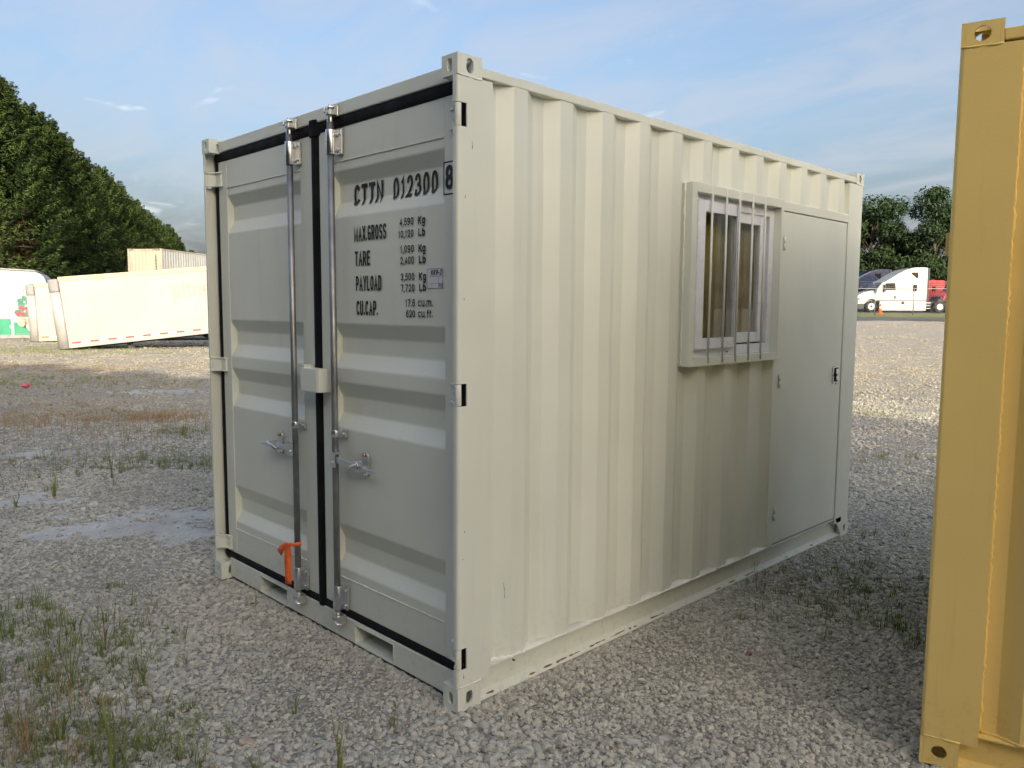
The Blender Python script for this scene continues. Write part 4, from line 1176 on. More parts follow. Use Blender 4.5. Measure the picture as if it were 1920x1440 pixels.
# unseen belt of the same trees, added and shaped to shade the near yard
for i in range(46):
    x_ = -6.5 + 37.5 * i / 45
    q = np.array([x_, -9.4 - (1.9 if i % 2 else 0)]) + RNG.uniform(-.25, .25, 2)
    hh = np.interp(x_, [-6.5, 6, 15, 30], [7.8, 8.9, 10.8, 12.4]) / 14.2 * RNG.uniform(.97, 1.06)
    plant_cypress(3, q[0], q[1], (.85, hh), RNG.uniform(0, 6.28), 'unseen evergreen tree added behind the photographer to block the sun', 'evergreen belt added behind the photographer for shade')

def make_broadleaf(seed, ht, rad, label, blobs=32, leaves=14000):
    rng = np.random.default_rng(seed)
    root = empty('broadleaf_tree'); tag(root, label, 'tree', 'broadleaf trees behind the trucks')
    mb = MB().tube([(0, 0, -.1), (.1, 0, ht * .3), (-.1, .1, ht * .6), (0, 0, ht * .9)], [.26, .20, .12, .03], 8)
    mb.build('trunk', M['bark'], root)
    ctr = []
    lm = MB()
    for k in range(blobs):
        h = rng.uniform(.16, 1.0); a2 = rng.uniform(0, 6.283)
        r_ = rad * math.sqrt(max(.02, 1 - ((h - .5) / .56) ** 2)) * rng.uniform(.35, .95)
        c = np.array([r_ * math.cos(a2), r_ * math.sin(a2), h * ht * .93]); ctr.append((c, rng.uniform(.55, 1.25) * rad * .36))
        lm.tube([(0, 0, c[2] * .72), tuple(c * .6 + np.array([0, 0, c[2] * .30])), tuple(c)], [.09, .05, .015], 5)
    lm.build('limbs', M['bark'], root)['kind'] = 'stuff'
    C = []; NN = []; TI = []
    per = leaves // blobs
    for c, r_ in ctr:
        e = rng.normal(size=(per, 3)); e /= np.linalg.norm(e, axis=1)[:, None]
        p_ = c + e * np.array([1.15, 1.15, .72]) * (r_ * rng.uniform(.35, 1.05, per) ** .6)[:, None] + rng.normal(size=(per, 3)) * .10
        C.append(p_); n2 = e * .6 + np.array([0, 0, .5]) + rng.normal(size=(per, 3)) * .5; NN.append(n2 / np.linalg.norm(n2, axis=1)[:, None])
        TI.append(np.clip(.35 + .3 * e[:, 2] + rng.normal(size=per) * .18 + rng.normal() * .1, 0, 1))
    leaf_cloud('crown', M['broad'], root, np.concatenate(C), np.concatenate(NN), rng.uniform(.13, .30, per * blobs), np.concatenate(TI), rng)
    return root
def put_tree(o, px, depth, sx, sz, rz):
    lt = (px - 960) / FPX * depth
    q = lat(depth, lt); o.location = (q[0], q[1], hz(q[0], q[1]) - .1); o.scale = (sx, sx, sz); o.rotation_euler = (0, 0, rz)
bl = [make_broadleaf(31 + k, 13.0, 4.2, 'x') for k in range(3)]
BT = [(1625, 92, 1.0, 1.02, 'dark broadleaf tree just past the end of the cream container'), (1676, 97, .66, .86, 'slimmer broadleaf tree between two wider ones behind the white truck'),
      (1742, 92, .95, 1.16, 'tallest broadleaf tree behind the white truck cab and the red truck'), (1790, 96, .95, .95, 'broadleaf tree half hidden by the yellow container'),
      (1590, 96, 1.0, .95, 'broadleaf tree hidden behind the cream container end'), (1655, 106, 1.1, .62, 'lower broadleaf tree filling the gap behind the slim one'), (1705, 108, 1.1, .70, 'broadleaf tree farther back behind the tallest one'), (1560, 100, 1.0, .9, 'broadleaf tree farther along behind the cream container'), (1840, 100, 1.0, 1.0, 'broadleaf tree behind the yellow container')]
for i, (px, dp, sx, sz, lab) in enumerate(BT):
    o = bl[i] if i < 3 else copy_tree(bl[i % 3])
    put_tree(o, px, dp, sx, sz, i * 1.3); tag(o, lab, 'tree', 'broadleaf trees behind the trucks')
# dark thicket at the foot of those trees
rng = np.random.default_rng(5); nn_ = 9000
D_ = rng.uniform(86, 92, nn_); L_ = D_ * rng.uniform(.34, .66, nn_)
X_ = CAM[0] + _f2[0] * D_ + _r2[0] * L_; Y_ = CAM[1] + _f2[1] * D_ + _r2[1] * L_
Z_ = height(X_, Y_) + rng.uniform(0, 1, nn_) ** .8 * (3.6 + 1.2 * fnoise(X_, Y_, 9, 3, 3))
Nn = rng.normal(size=(nn_, 3)) + np.array([0, 0, .6]); Nn /= np.linalg.norm(Nn, axis=1)[:, None]
th = leaf_cloud('undergrowth', M['broad'], None, np.stack([X_, Y_, Z_], -1), Nn, rng.uniform(.18, .42, nn_), rng.uniform(0, .6, nn_), rng)
tag(th, 'dark thicket at the foot of the broadleaf trees', 'undergrowth', None, 'stuff')

# ------------------------------------------------------------------ road, verge
def strip_sheet(name, d0, d1, lift, mat, l0=-20, l1=140, n=80, m=4):
    vs = []; fs = []
    for i in range(n + 1):
        l_ = l0 + (l1 - l0) * i / n
        for j in range(m + 1):
            d_ = d0 + (d1 - d0) * j / m
            q = lat(d_, l_); vs.append((q[0], q[1], hz(q[0], q[1]) + lift))
    for i in range(n):
        for j in range(m): fs.append((i * (m + 1) + j, (i + 1) * (m + 1) + j, (i + 1) * (m + 1) + j + 1, i * (m + 1) + j + 1))
    o = MB().add(vs, fs, True).build(name, mat, None, fix=True)
    return o
M['asphalt'] = pbr('asphalt', (.10, .10, .105), .85, var=.2, vscale=2, bump=.4, bscale=60)
M['turf'] = pbr('mown grass', (.16, .19, .055), .9, var=.35, vscale=1.5, bump=.5, bscale=30)
M['lotpave'] = pbr('parking lot', (.12, .12, .12), .85, var=.25, vscale=.6)
tag(strip_sheet('road', 60.0, 64.2, .05, M['asphalt']), 'narrow grey asphalt road between the gravel and the verge', None, None, 'structure')
tag(strip_sheet('grass_verge', 64.2, 70.0, .054, M['turf']), 'strip of green grass along the far side of the road', None, None, 'structure')
tag(strip_sheet('parking_lot', 70.0, 84.0, .058, M['lotpave']), 'dark paved lot where the trucks are parked', None, None, 'structure')

# ------------------------------------------------------------------ chain-link fence
M['galv'] = pbr('galvanised fence', (.30, .31, .32), .5, .9, .1)
def fence():
    dp = 67.0
    r = empty('chain_link_fence'); tag(r, 'chain-link fence with angled barbed wire arms in front of the trucks', 'fence')
    ls = [(px - 960) / FPX * dp for px in (1492, 1564, 1636, 1708, 1780, 1852)]
    tops = []
    for l_ in ls:
        q = lat(dp, l_); z = hz(q[0], q[1])
        p_ = MB().tube([(q[0], q[1], z - .1), (q[0], q[1], z + 2.35)], .04, 8).build('post', M['galv'], r)
        t = lat(dp - .08, l_ - .28)
        MB().tube([(q[0], q[1], z + 2.33), (t[0], t[1], z + 2.85)], .022, 6).build('barbed_arm', M['galv'], p_)
        tops.append((q[0], q[1], z + 2.30))
    MB().tube(tops, .028, 8).build('top_rail', M['galv'], r)
    for f_ in (.3, .65, 1.0):
        pts = []
        for i, l_ in enumerate(ls):
            q = lat(dp - .08 * f_, l_ - .28 * f_); pts.append((q[0], q[1], tops[i][2] + .03 + .52 * f_))
        MB().tube(pts, .006, 4).build('barbed_wire', M['galv'], r)
    mb = MB(); l0, l1 = ls[1], ls[-2]; n = int((l1 - l0) / .16)
    zb = tops[2][2] - 2.25; hgt = 2.2
    for i in range(-14, n + 14):
        for sg in (1, -1):
            a_ = l0 + i * .16; b_ = a_ + sg * hgt
            ca, cb = max(min(a_, l1), l0), max(min(b_, l1), l0)
            if abs(cb - ca) < .05: continue
            z0 = zb + abs(ca - a_); z1 = zb + hgt - abs(b_ - cb)
            q0, q1 = lat(dp, ca, z0), lat(dp, cb, z1)
            mb.tube([q0, q1], .0024, 3, cap=False)
    o = mb.build('chain_link', M['galv'], r, fix=False); o['kind'] = 'stuff'
fence()

# ------------------------------------------------------------------ trucks
M['wpaint'] = pbr('white truck paint', (.46, .465, .47), .3, var=.03, coat=.4, dirt=(.55, .52, .46), dscale=1.2, damt=.3)
M['npaint'] = pbr('navy truck paint', (.008, .016, .05), .25, var=.1)
M['npaint'].node_tree.nodes['Principled BSDF'].inputs['Specular IOR Level'].default_value = .3
M['rpaint'] = pbr('red truck paint', (.52, .018, .03), .28, var=.1, coat=.5)
M['plastic'] = pbr('grey plastic trim', (.035, .036, .038), .6)
M['tyre'] = pbr('tyre rubber', (.02, .02, .02), .8)
M['alu'] = pbr('aluminium', (.45, .46, .47), .35, 1.0, .08, 6)
M['lamp'] = pbr('headlamp lens', (.45, .46, .48), .1, .3)
def truck(label, paint, depth, px_back, high=True, group='trucks parked behind the fence', yaw=0.0, nose_chrome=False):
    q = lat(depth, (px_back - 960) / FPX * (depth - 1.22) * .995); z = hz(q[0], q[1]) + .058   # px_back marks the near side
    ang = math.atan2(-_r2[1], -_r2[0]) + yaw
    r = empty('semi_truck', (q[0], q[1], z), ang); tag(r, label, 'truck', group)
    PM = M[paint]
    cw = 1.22
    if high:
        roof = [(.15, 4.05), (.8, 4.07), (1.35, 4.05), (2.1, 3.86), (2.9, 3.46), (3.6, 2.99), (4.05, 2.74), (4.25, 2.70)]
    else:
        roof = [(.15, 3.06), (1.2, 3.08), (2.6, 3.04), (3.6, 2.92), (4.1, 2.78), (4.28, 2.70)]
    cab = roof + [(4.74, 2.02), (4.74, 1.05), (.15, 1.05)]
    MB().prism(cab, 'y', -cw, cw).build('cab', PM, r, .09, 3)
    hood = [(4.70, 2.00), (5.05, 1.95), (5.75, 1.78), (6.25, 1.52), (6.42, 1.20), (6.44, .80), (4.70, .80)]
    MB().prism(hood, 'y', -.82, .82).build('hood', PM, r, .07, 3)
    for sy in (1, -1):
        arch = [(4.66, 1.05), (4.66, 1.80), (5.1, 1.62), (5.75, 1.50), (6.2, 1.30), (6.38, 1.0), (6.38, .74)]
        arch += [(5.55 + .66 * math.cos(t_) - .42, .55 + .66 * math.sin(t_)) for t_ in np.linspace(.35, 2.75, 9)]
        y0, y1 = sorted((sy * .80, sy * 1.17))
        MB().prism(arch, 'y', y0, y1).build('fender', PM, r, .05, 2)
        MB().prism([(.18, .16), (4.42, .16), (4.42, 1.03), (.18, 1.03)], 'y', *sorted((sy * 1.0, sy * 1.21))).build('side_skirt', PM, r, .03)
        MB().prism([(3.02, 2.02), (3.98, 2.02), (3.93, 2.62), (3.10, 2.64)], 'y', *sorted((sy * 1.21, sy * 1.226))).build('side_window', M['darkglass'], r)
        MB().box(1.10, 1.48, *sorted((sy * 1.21, sy * 1.228)), 1.92, 2.50).build('sleeper_window', M['darkglass'], r, .05)
        if high:
            MB().prism([(1.02, 3.14), (1.18, 3.10), (1.68, 3.50), (1.60, 3.60), (1.08, 3.60)], 'y', *sorted((sy * 1.20, sy * 1.229))).build('roof_window', M['darkglass'], r)
        MB().box(2.98, 3.14, *sorted((sy * 1.21, sy * 1.24)), 1.24, 1.48).build('door_handle', M['plastic'], r, .02)
        MB().box(2.18, 2.44, *sorted((sy * 1.205, sy * 1.235)), .74, .98).build('tank_cap', M['plastic'], r, .03)
        for xs_ in ((2.86, 2.875), (4.30, 4.315)):
            MB().box(*xs_, *sorted((sy * 1.215, sy * 1.224)), 1.1, 2.66).build('door_seam', M['plastic'], r)
        MB().box(4.02, 4.16, *sorted((sy * 1.30, sy * 1.48)), 1.86, 2.52).build('mirror', M['plastic'], r, .03)
        MB().box(4.05, 4.12, *sorted((sy * 1.18, sy * 1.34)), 1.90, 1.96).build('mirror_arm', M['plastic'], r)
        MB().prism([(5.86, 1.12), (6.28, 1.02), (6.30, 1.16), (6.0, 1.30)], 'y', *sorted((sy * 1.10, sy * 1.19))).build('headlight', M['lamp'], r, .02)
        MB().box(-.02, .15, *sorted((sy * 1.02, sy * 1.2)), 1.05, 4.0 if high else 3.0).build('cab_extender', M['plastic'], r, .02)
        w_ = empty('wheel'); w_.parent = r
        for (xc, ys) in ((5.13, sy * 1.02),):
            yb0, yb1 = sorted((ys - .15, ys + .15))
            MB().tube([(xc, yb0, .52), (xc, yb0 + .02, .52), (xc, yb1 - .02, .52), (xc, yb1, .52)], [.44, .52, .52, .44], 28).build('tyre', M['tyre'], w_)
            yo = yb1 if sy > 0 else yb0
            MB().tube([(xc, yo - sy * .03, .52), (xc, yo + sy * .012, .52)], .30, 20).build('rim', M['alu'], w_)
            MB().tube([(xc, yo, .52), (xc, yo + sy * .06, .52)], [.12, .09], 12).build('hub', M['plastic'], w_)
        for xc in (-1.1, -2.45):
            w_ = empty('wheel'); w_.parent = r
            yb0, yb1 = sorted((sy * .62, sy * 1.18))
            MB().tube([(xc, yb0, .52), (xc, yb0 + .02, .52), (xc, yb1 - .02, .52), (xc, yb1, .52)], [.46, .52, .52, .46], 24).build('tyre', M['tyre'], w_)
            MB().tube([(xc, sy * 1.1, .52), (xc, sy * 1.19, .52)], .28, 16).build('rim', M['alu'], w_)
    MB().prism([(4.32, 2.66), (4.76, 2.03), (4.79, 2.05), (4.35, 2.70)], 'y', -1.1, 1.1).build('windshield', M['darkglass'], r)
    MB().box(5.75, 6.55, -1.18, 1.18, .22, .82).build('bumper', M['plastic'] if not nose_chrome else M['plastic'], r, .10, 3)
    MB().box(6.40, 6.47, -.62, .62, .80, 1.45).build('grille', M['plastic'], r, .03)
    for k in range(5):
        MB().box(6.46, 6.50, -.62, .62, .86 + .12 * k, .91 + .12 * k).build('grille_bar', M['chrome'], r)
    for sy in (1, -1):
        MB().box(-3.2, 5.8, *sorted((sy * .36, sy * .44)), .72, 1.0).build('frame_rail', M['plastic'], r)
        for k in range(3):
            MB().box(-.25, .15, *sorted((sy * .75, sy * 1.15)), .35 + .25 * k, .40 + .25 * k).build('step', M['alu'], r)
    MB().box(-2.1, -1.2, -.5, .5, 1.0, 1.22).build('fifth_wheel', M['plastic'], r, .04)
    MB().tube([(4.75, 1.0, 1.9), (5.15, 1.28, 1.98)], .02, 6).build('hood_mirror_arm', M['plastic'], r)
    return r
truck('white high-roof semi truck parked behind the orange cone', 'wpaint', 73.0, 1739.5)
truck('navy blue semi truck with only its roof and cab above the white hood', 'npaint', 79.0, 1668)
truck('red lower-roof semi truck with its back to the white truck sleeper', 'rpaint', 82.0, 1772, high=False)
truck('red semi truck with chrome grille nosing out past the yellow container', 'rpaint', 75.0, 1876, yaw=R(14), nose_chrome=True)

# orange traffic cone
def cone():
    dp = 69.2; q = lat(dp, (1646.5 - 960) / FPX * dp); z = hz(q[0], q[1]) + .05
    r = empty('traffic_cone', (q[0], q[1], z)); tag(r, 'orange traffic cone on the verge by the white truck front wheel', 'cone')
    s = 1.15; oc = pbr('orange plastic', (.85, .13, .03), .5, var=.08); wc = pbr('white reflective band', (.85, .85, .85), .4)
    MB().box(-.20 * s, .20 * s, -.20 * s, .20 * s, 0, .04 * s).build('base', oc, r, .01)
    MB().tube([(0, 0, .04 * s), (0, 0, .62 * s)], [.155 * s, .054 * s], 16).build('body', oc, r)
    MB().tube([(0, 0, .62 * s), (0, 0, .76 * s)], [.0545 * s, .034 * s], 16).build('top', oc, r)
    MB().tube([(0, 0, .40 * s), (0, 0, .54 * s)], [.0965 * s, .0725 * s], 16).build('reflective_band', wc, r)
cone()

# ------------------------------------------------------------------ box trailers on the left
M['van'] = pbr('white trailer skin', (.40, .39, .36), .5, var=.04, vscale=.5, dirt=(.60, .54, .42), dscale=.5, damt=.3)
M['vanrail'] = pbr('cream trailer rail', (.56, .48, .31), .5, var=.08)
M['nose'] = pbr('trailer nose metal', (.44, .43, .41), .6, .0, .12, 2, dirt=(.5, .40, .26), dscale=.8, damt=.6)
M['nosecap'] = pbr('grey nose cap', (.30, .30, .30), .7)
M['tapered'] = pbr('red reflective tape', (.45, .05, .04), .5)
M['tapewhite'] = pbr('white reflective tape', (.80, .78, .74), .5)
M['rivet'] = pbr('rivet', (.30, .28, .24), .6)
M['fadedprint'] = pbr('faded print ghost', (.36, .33, .29), .55, var=.05)
M['wood'] = pbr('weathered timber', (.25, .20, .15), .85, var=.25)
def box_trailer(label, origin, direc, pitch, length, ht, letters=False, group='white box trailers by the evergreen row'):
    """origin: bottom corner of the nose on the near side; direc: heading of its length; local x length, y away, z up"""
    ang = math.atan2(direc[1], direc[0])
    r = empty('box_trailer', origin); r.rotation_euler = Euler((0, -pitch, ang), 'XYZ'); tag(r, label, 'trailer', group)
    wd = 2.45; rc = .34
    # plan outline with round front corners, local y positive away from the camera
    pl = [(length, 0), (length, wd)] + [(rc - rc * math.sin(t_), wd - rc + rc * math.cos(t_)) for t_ in np.linspace(0, math.pi / 2, 8)] + [(rc - rc * math.cos(t_), rc - rc * math.sin(t_)) for t_ in np.linspace(0, math.pi / 2, 8)]
    pl_side = [(length, 0), (length, wd), (rc + .02, wd), (rc + .02, 0)]
    MB().prism(pl_side, 'z', .22, ht - .16).build('body', M['van'], r)
    g = [q for q in pl if q[0] <= rc + 1e-6] 
    MB().prism(g + [(rc + .019, 0), (rc + .019, wd)][0:0], 'z', .0, ht - .52, True).build('nose', M['nose'], r)
    MB().prism(g, 'z', ht - .52, ht - .06, True).build('nose_cap', M['nosecap'], r, .05, 3)
    MB().box(rc, length, -.012, .05, ht - .16, ht).build('top_rail', M['vanrail'], r, .02)
    MB().box(rc, length, wd - .05, wd + .012, ht - .16, ht).build('top_rail', M['vanrail'], r, .02)
    MB().box(rc, length, .05, wd - .05, ht - .08, ht - .02).build('roof', M['van'], r)
    MB().box(rc + .01, length, -.014, .06, 0, .22).build('bottom_rail', M['vanrail'] if not letters else M['van'], r, .01)
    MB().box(rc + .01, length, wd - .06, wd + .014, 0, .22).build('bottom_rail', M['van'], r, .01)
    k = 0; x = rc + .12
    mr, mw = MB(), MB()
    while x < length - .3:
        (mr if k % 2 == 0 else mw).box(x, x + .28, -.018, -.0145, .155, .205); x += .285; k += 1
    mr.build('red_tape', M['tapered'], r)['kind'] = 'stuff'; mw.build('white_tape', M['tapewhite'], r)['kind'] = 'stuff'
    mb = MB(); x = rc + .10; k = 0
    while x < length:
        for zz_ in ((.62, .70) if k % 5 == 4 else (.60,)): mb.box(x - .012, x + .012, -.006, .0, zz_, zz_ + .03)
        for zz_ in (1.0, 1.10, 1.55, 1.65): mb.box(x - .012, x + .012, -.006, .0, zz_, zz_ + .03)
        x += .61 if k % 5 else .30; k += 1
    mb.build('rivets', M['rivet'], r)['kind'] = 'stuff'
    mb = MB(); z = .1
    while z < ht - .2:
        mb.box(rc + .002, rc + .022, -.006, .002, z, z + .025); z += .07
    mb.build('nose_rivets', M['rivet'], r)['kind'] = 'stuff'
    for y0 in (.35, wd - .55):
        MB().box(2.2, 2.38, y0, y0 + .2, -.55 if pitch > 0.02 else -.9, .02).build('landing_leg', M['plastic'], r)
    MB().box(.6, length, .3, wd - .3, -.06, .02).build('floor_beam', M['dark'], r)
    for xc in (length - 1.2, length - 2.5):
        for y0 in (.1, wd - .65):
            w_ = empty('wheel'); w_.parent = r
            zc = .5 - (origin[2] + xc * math.sin(pitch)) if True else .5
            MB().tube([(xc, y0, zc), (xc, y0 + .03, zc), (xc, y0 + .52, zc), (xc, y0 + .55, zc)], [.44, .5, .5, .44], 20).build('tyre', M['tyre'], w_)
            MB().tube([(xc, y0 - .01, zc), (xc, y0 + .1, zc)], .27, 14).build('rim', M['alu'], w_)
    return r
n0 = at(130, 657, 27.7); q0 = at(388, 629, 29.7)
dv = (q0 - n0); pit = math.atan2(dv[2], np.linalg.norm(dv[:2])); dv2 = dv[:2] / np.linalg.norm(dv[:2])
# the rounded nose stands left of the side's front edge
o0 = n0 - np.array([dv2[0], dv2[1], 0]) * .34; o0[2] = hz(o0[0], o0[1]) + .02 
bt = box_trailer('large white box trailer tilted nose down on the gravel', o0, dv2, pit, 12.5, 2.50, True)
# ghost of old lettering on its flank
def side_text(parent, txt, x0, x1, z0, z1, mat, y=-.004):
    return text_mesh(txt, (x0, x1, z0, z1), parent, 'lettering', mat, y=y, lift=0)
side_text(bt, 'pitney bowes', 3.95, 7.6, 1.42, 1.98, M['fadedprint'], -.003)
n2 = at(73, 641, 34.0); n2[2] = hz(n2[0], n2[1]) + .02
box_trailer('smaller-looking white box trailer squeezed between the large white one and the green striped one', n2 - np.array([dv2[0], dv2[1], 0]) * .34, dv2, R(2.0), 10.0, 2.50)

# green and white trailer with a painted flower mural
M['gvan'] = pbr('aged white trailer skin', (.37, .39, .41), .5, var=.05, vscale=.6, dirt=(.42, .44, .36), dscale=.8, damt=.55)
M['gstripe'] = pbr('green stripe', (.012, .26, .14), .5, var=.12, vscale=2)
M['gline'] = pbr('pale yellow pinstripe', (.62, .64, .40), .5)
M['leafpaint'] = pbr('mural leaf paint', (.05, .20, .14), .6, var=.3, vscale=6)
M['leafpale'] = pbr('mural pale leaf paint', (.22, .38, .36), .6, var=.2, vscale=6)
M['flowerpaint'] = pbr('mural red flower paint', (.42, .06, .08), .6, var=.3, vscale=10)
M['potpaint'] = pbr('mural pot paint', (.45, .36, .28), .6, var=.2, vscale=8)
M['darkpaint'] = pbr('mural dark paint', (.05, .04, .04), .6, var=.2)
def striped_trailer():
    e1 = at(92, 632, 37.0); e0 = at(0, 630, 36.2)
    dv_ = (e0 - e1)[:2]; dv_ /= np.linalg.norm(dv_)           # local x runs from the front corner towards the frame edge
    org = np.array([e1[0], e1[1], .16])
    r = empty('box_trailer', tuple(org)); r.rotation_euler = (0, 0, math.atan2(dv_[1], dv_[0]))
    tag(r, 'white box trailer with a green lower stripe and painted flowers on its door', 'trailer', 'white box trailers by the evergreen row')
    # local y: towards camera is +? -> find the sign
    side = np.array([-dv_[1], dv_[0]]); s = 1 if side @ (CAM[:2] - org[:2]) > 0 else -1
    ln, wd, ht = 8.0, 2.4, 2.95
    def Yr(a_, b_): return sorted((s * a_, s * b_))
    prof = [(0, .0), (ln, .0), (ln, ht + .30), (.55, ht + .02)] + [(.55 - .55 * math.sin(t_), ht - .5 + .52 * math.cos(t_)) for t_ in np.linspace(.1, math.pi / 2, 8)]
    MB().prism(prof, 'y', *Yr(-wd, 0)).build('body', M['gvan'], r, .04, 3)
    MB().prism([(.3, ht + .012), (.55, ht + .03), (ln, ht + .31), (ln, ht + .39), (.5, ht + .10)], 'y', *Yr(-wd - .02, .03)).build('roof', M['nosecap'], r, .02)
    MB().box(.03, ln, *Yr(.001, .006), .05, .78).build('green_stripe', M['gstripe'], r)
    MB().box(1.50, ln, *Yr(.002, .008), .80, .92).build('pinstripe', M['gline'], r)
    MB().box(.0, ln, *Yr(-.02, .02), -.12, .04).build('bottom_rail', M['nosecap'], r, .01)
    d = empty('side_door'); d.parent = r
    MB().box(.42, 1.42, *Yr(.006, .03), .10, 2.42).build('door_leaf', M['gvan'], d, .02)
    q = MB(); q.box(1.39, 1.48, *Yr(.006, .045), .06, 2.50); q.box(.40, 1.39, *Yr(.006, .045), 2.42, 2.50); q.box(.34, .41, *Yr(.006, .045), .06, 2.50); q.build('door_frame', M['alu'], d)
    for z in (.35, 1.1, 2.1): MB().box(1.43, 1.54, *Yr(.03, .07), z, z + .14).build('hinge', M['alu'], d)
    MB().box(.43, 1.38, *Yr(.031, .034), .12, .62).build('green_stripe', M['gstripe'], d)
    # the painted picture: arching pale leaves, dark foliage, red blooms, pots
    rr = random.Random(4)
    def blob(name, mat, cx, cz, a_, b_, yo, rot=0.0, n=9):
        pts = []; cx = (cx - 1.2) * .72 + .92
        for k in range(n):
            t_ = 2 * math.pi * k / n; rad = rr.uniform(.75, 1.15)
            u, v = a_ * math.cos(t_) * rad * .8, b_ * math.sin(t_) * rad
            pts.append((cx + u * math.cos(rot) - v * math.sin(rot), cz + u * math.sin(rot) + v * math.cos(rot)))
        MB().prism(pts, 'y', *Yr(yo, yo + .003)).build(name, mat, d)
    for k in range(16):
        t_ = k / 15; blob('painted_leaf', M['leafpale'], 1.62 - 1.55 * t_, 2.05 + .34 * math.sin(t_ * 2.6) - .5 * (1 - t_) ** 3, .13, .05, .032, rr.uniform(.4, 1.4), 7)
    for k in range(14): blob('painted_leaf', M['leafpaint'], 1.25 + rr.uniform(-.38, .25), 1.50 + rr.uniform(-.25, .32), .13, .10, .036 + .0004 * k, rr.uniform(0, 3))
    for k in range(12): blob('painted_leaf', M['leafpaint'], 1.2 + rr.uniform(-.5, .45), .85 + rr.uniform(-.3, .3), .14, .10, .042 + .0004 * k, rr.uniform(0, 3))
    for k in range(16): blob('painted_flower', M['flowerpaint'], 1.22 + rr.uniform(-.42, .42), 1.10 + rr.uniform(-.14, .28), .085, .08, .048 + .0004 * k, rr.uniform(0, 3))
    blob('painted_pot', M['potpaint'], 1.40, .62, .20, .26, .058); blob('painted_pot', M['potpaint'], .98, .66, .16, .22, .0585); blob('painted_pot', M['darkpaint'], 1.2, .52, .16, .18, .0575)
    blob('painted_pot', M['gline'], .95, .40, .22, .16, .059)
    for x in (2.3, 5.6):
        MB().tube([(x, s * -.35, -.05), (x, s * -.35, -.62)], .09, 8).build('landing_leg', M['wood'], r)
        MB().tube([(x - .5, s * -.3, -.62), (x - .25, s * -.35, -.05)], .07, 8).build('leg_brace', M['wood'], r)
    return r
striped_trailer()

# container stack behind the trailers
def far_container(label, corner, ang, ln, ht, base, col, rib=True):
    """corner: near vertical edge between end and long side (xy); ang: heading of the end wall; local x along end, y along length"""
    r = empty('far_container', (corner[0], corner[1], base), ang); tag(r, label, 'container', 'stacked containers behind the trailers')
    wd = 2.44; P = col
    # end wall with vertical ribs (x from 0 to -wd), long wall at x=0 running to +y
    pr = []; x = -wd + .16; k = 0
    while x < -.16:
        pr += [(x, .05), (x + .09, .05), (x + .12, .0), (x + .21, .0)]; x += .26
    pr = [(-wd + .15, .03)] + pr + [(-.15, .03)]
    MB().add([(a_, b_, z) for a_, b_ in pr for z in (.12, ht - .10)], [(2 * i, 2 * i + 2, 2 * i + 3, 2 * i + 1) for i in range(len(pr) - 1)]).build('end_wall', P, r, fix=False)
    pr = []; y = .16
    while y < ln - .2:
        pr += [(-.05, y), (-.05, y + .07), (-.012, y + .14), (-.012, y + .21)]; y += .28
    MB().add([(a_, b_, z) for a_, b_ in pr for z in (.14, ht - .08)], [(2 * i, 2 * i + 2, 2 * i + 3, 2 * i + 1) for i in range(len(pr) - 1)]).build('side_wall', M['farshade'], r, fix=False)
    MB().box(-wd, -wd + .03, .1, ln - .1, .1, ht - .05).build('side_wall', P, r); MB().box(-wd + .1, -.1, ln - .04, ln, .1, ht - .05).build('end_wall', P, r)
    MB().box(-wd + .02, -.02, .02, ln - .02, ht - .06, ht - .03).build('roof', P, r); MB().box(-wd + .02, -.02, .02, ln - .02, .05, .12).build('floor', P, r)
    for x0, x1 in ((-wd, -wd + .15), (-.15, 0)):
        for y0, y1 in ((-.005, .15), (ln - .15, ln)):
            MB().box(x0, x1, y0, y1, .12, ht - .12).build('corner_post', P, r, .01)
            for z0, z1 in ((0, .12), (ht - .12, ht)): MB().box(x0 - .004, x1 + .004, y0 - .006, y1 + .004, z0, z1).build('corner_casting', P, r, .01)
    for x0, x1 in ((-wd, -wd + .06), (-.06, 0)):
        MB().box(x0, x1, .15, ln - .15, ht - .09, ht - .015).build('top_rail', P, r); MB().box(x0, x1, .15, ln - .15, .0, .15).build('bottom_rail', P, r)
    MB().box(-wd + .15, -.15, -.004, .06, ht - .11, ht - .015).build('top_rail', P, r); MB().box(-wd + .15, -.15, -.004, .06, .0, .14).build('bottom_rail', P, r)
    return r
M['farshade'] = pbr('shaded cream steel', (.40, .41, .40), .6, var=.1, vscale=1.0)  # the long side's shade put into a greyer copy of the cream
M['farcream'] = pbr('weathered cream steel', (.43, .39, .315), .6, var=.1, vscale=1.0, dirt=(.40, .33, .24), dscale=1.2, damt=.5)
ce = at(303, 466, 50.0); cl = at(231, 468, 50.4)
ea = math.atan2(ce[1] - cl[1], ce[0] - cl[0])
g0 = hz(ce[0], ce[1]); htop = (ce[2] - g0) / 2
up_ = far_container('cream ribbed container on top of the stack behind the large white trailer', ce[:2], ea - R(2), 12.2, htop, g0 + htop, M['farcream'])
far_container('lower cream container of the stack hidden behind the large white trailer', ce[:2], ea - R(2), 12.2, htop, g0, M['farcream'])
# dark printed marks along its top and down one rib
pm = MB()
rr = random.Random(2)
for x in (-2.32, -2.2, -2.1, -.62, -.5, -.40, -.28, -.2): pm.box(x, x + .06, -.012, -.0065, htop - .10, htop - .04)
z = htop - .42
while z > .5:
    pm.box(-.47, -.40, -.008, -.0005, z, z + .05); z -= .09
pm.build('printed_marks', M['black'], up_)['kind'] = 'stuff'

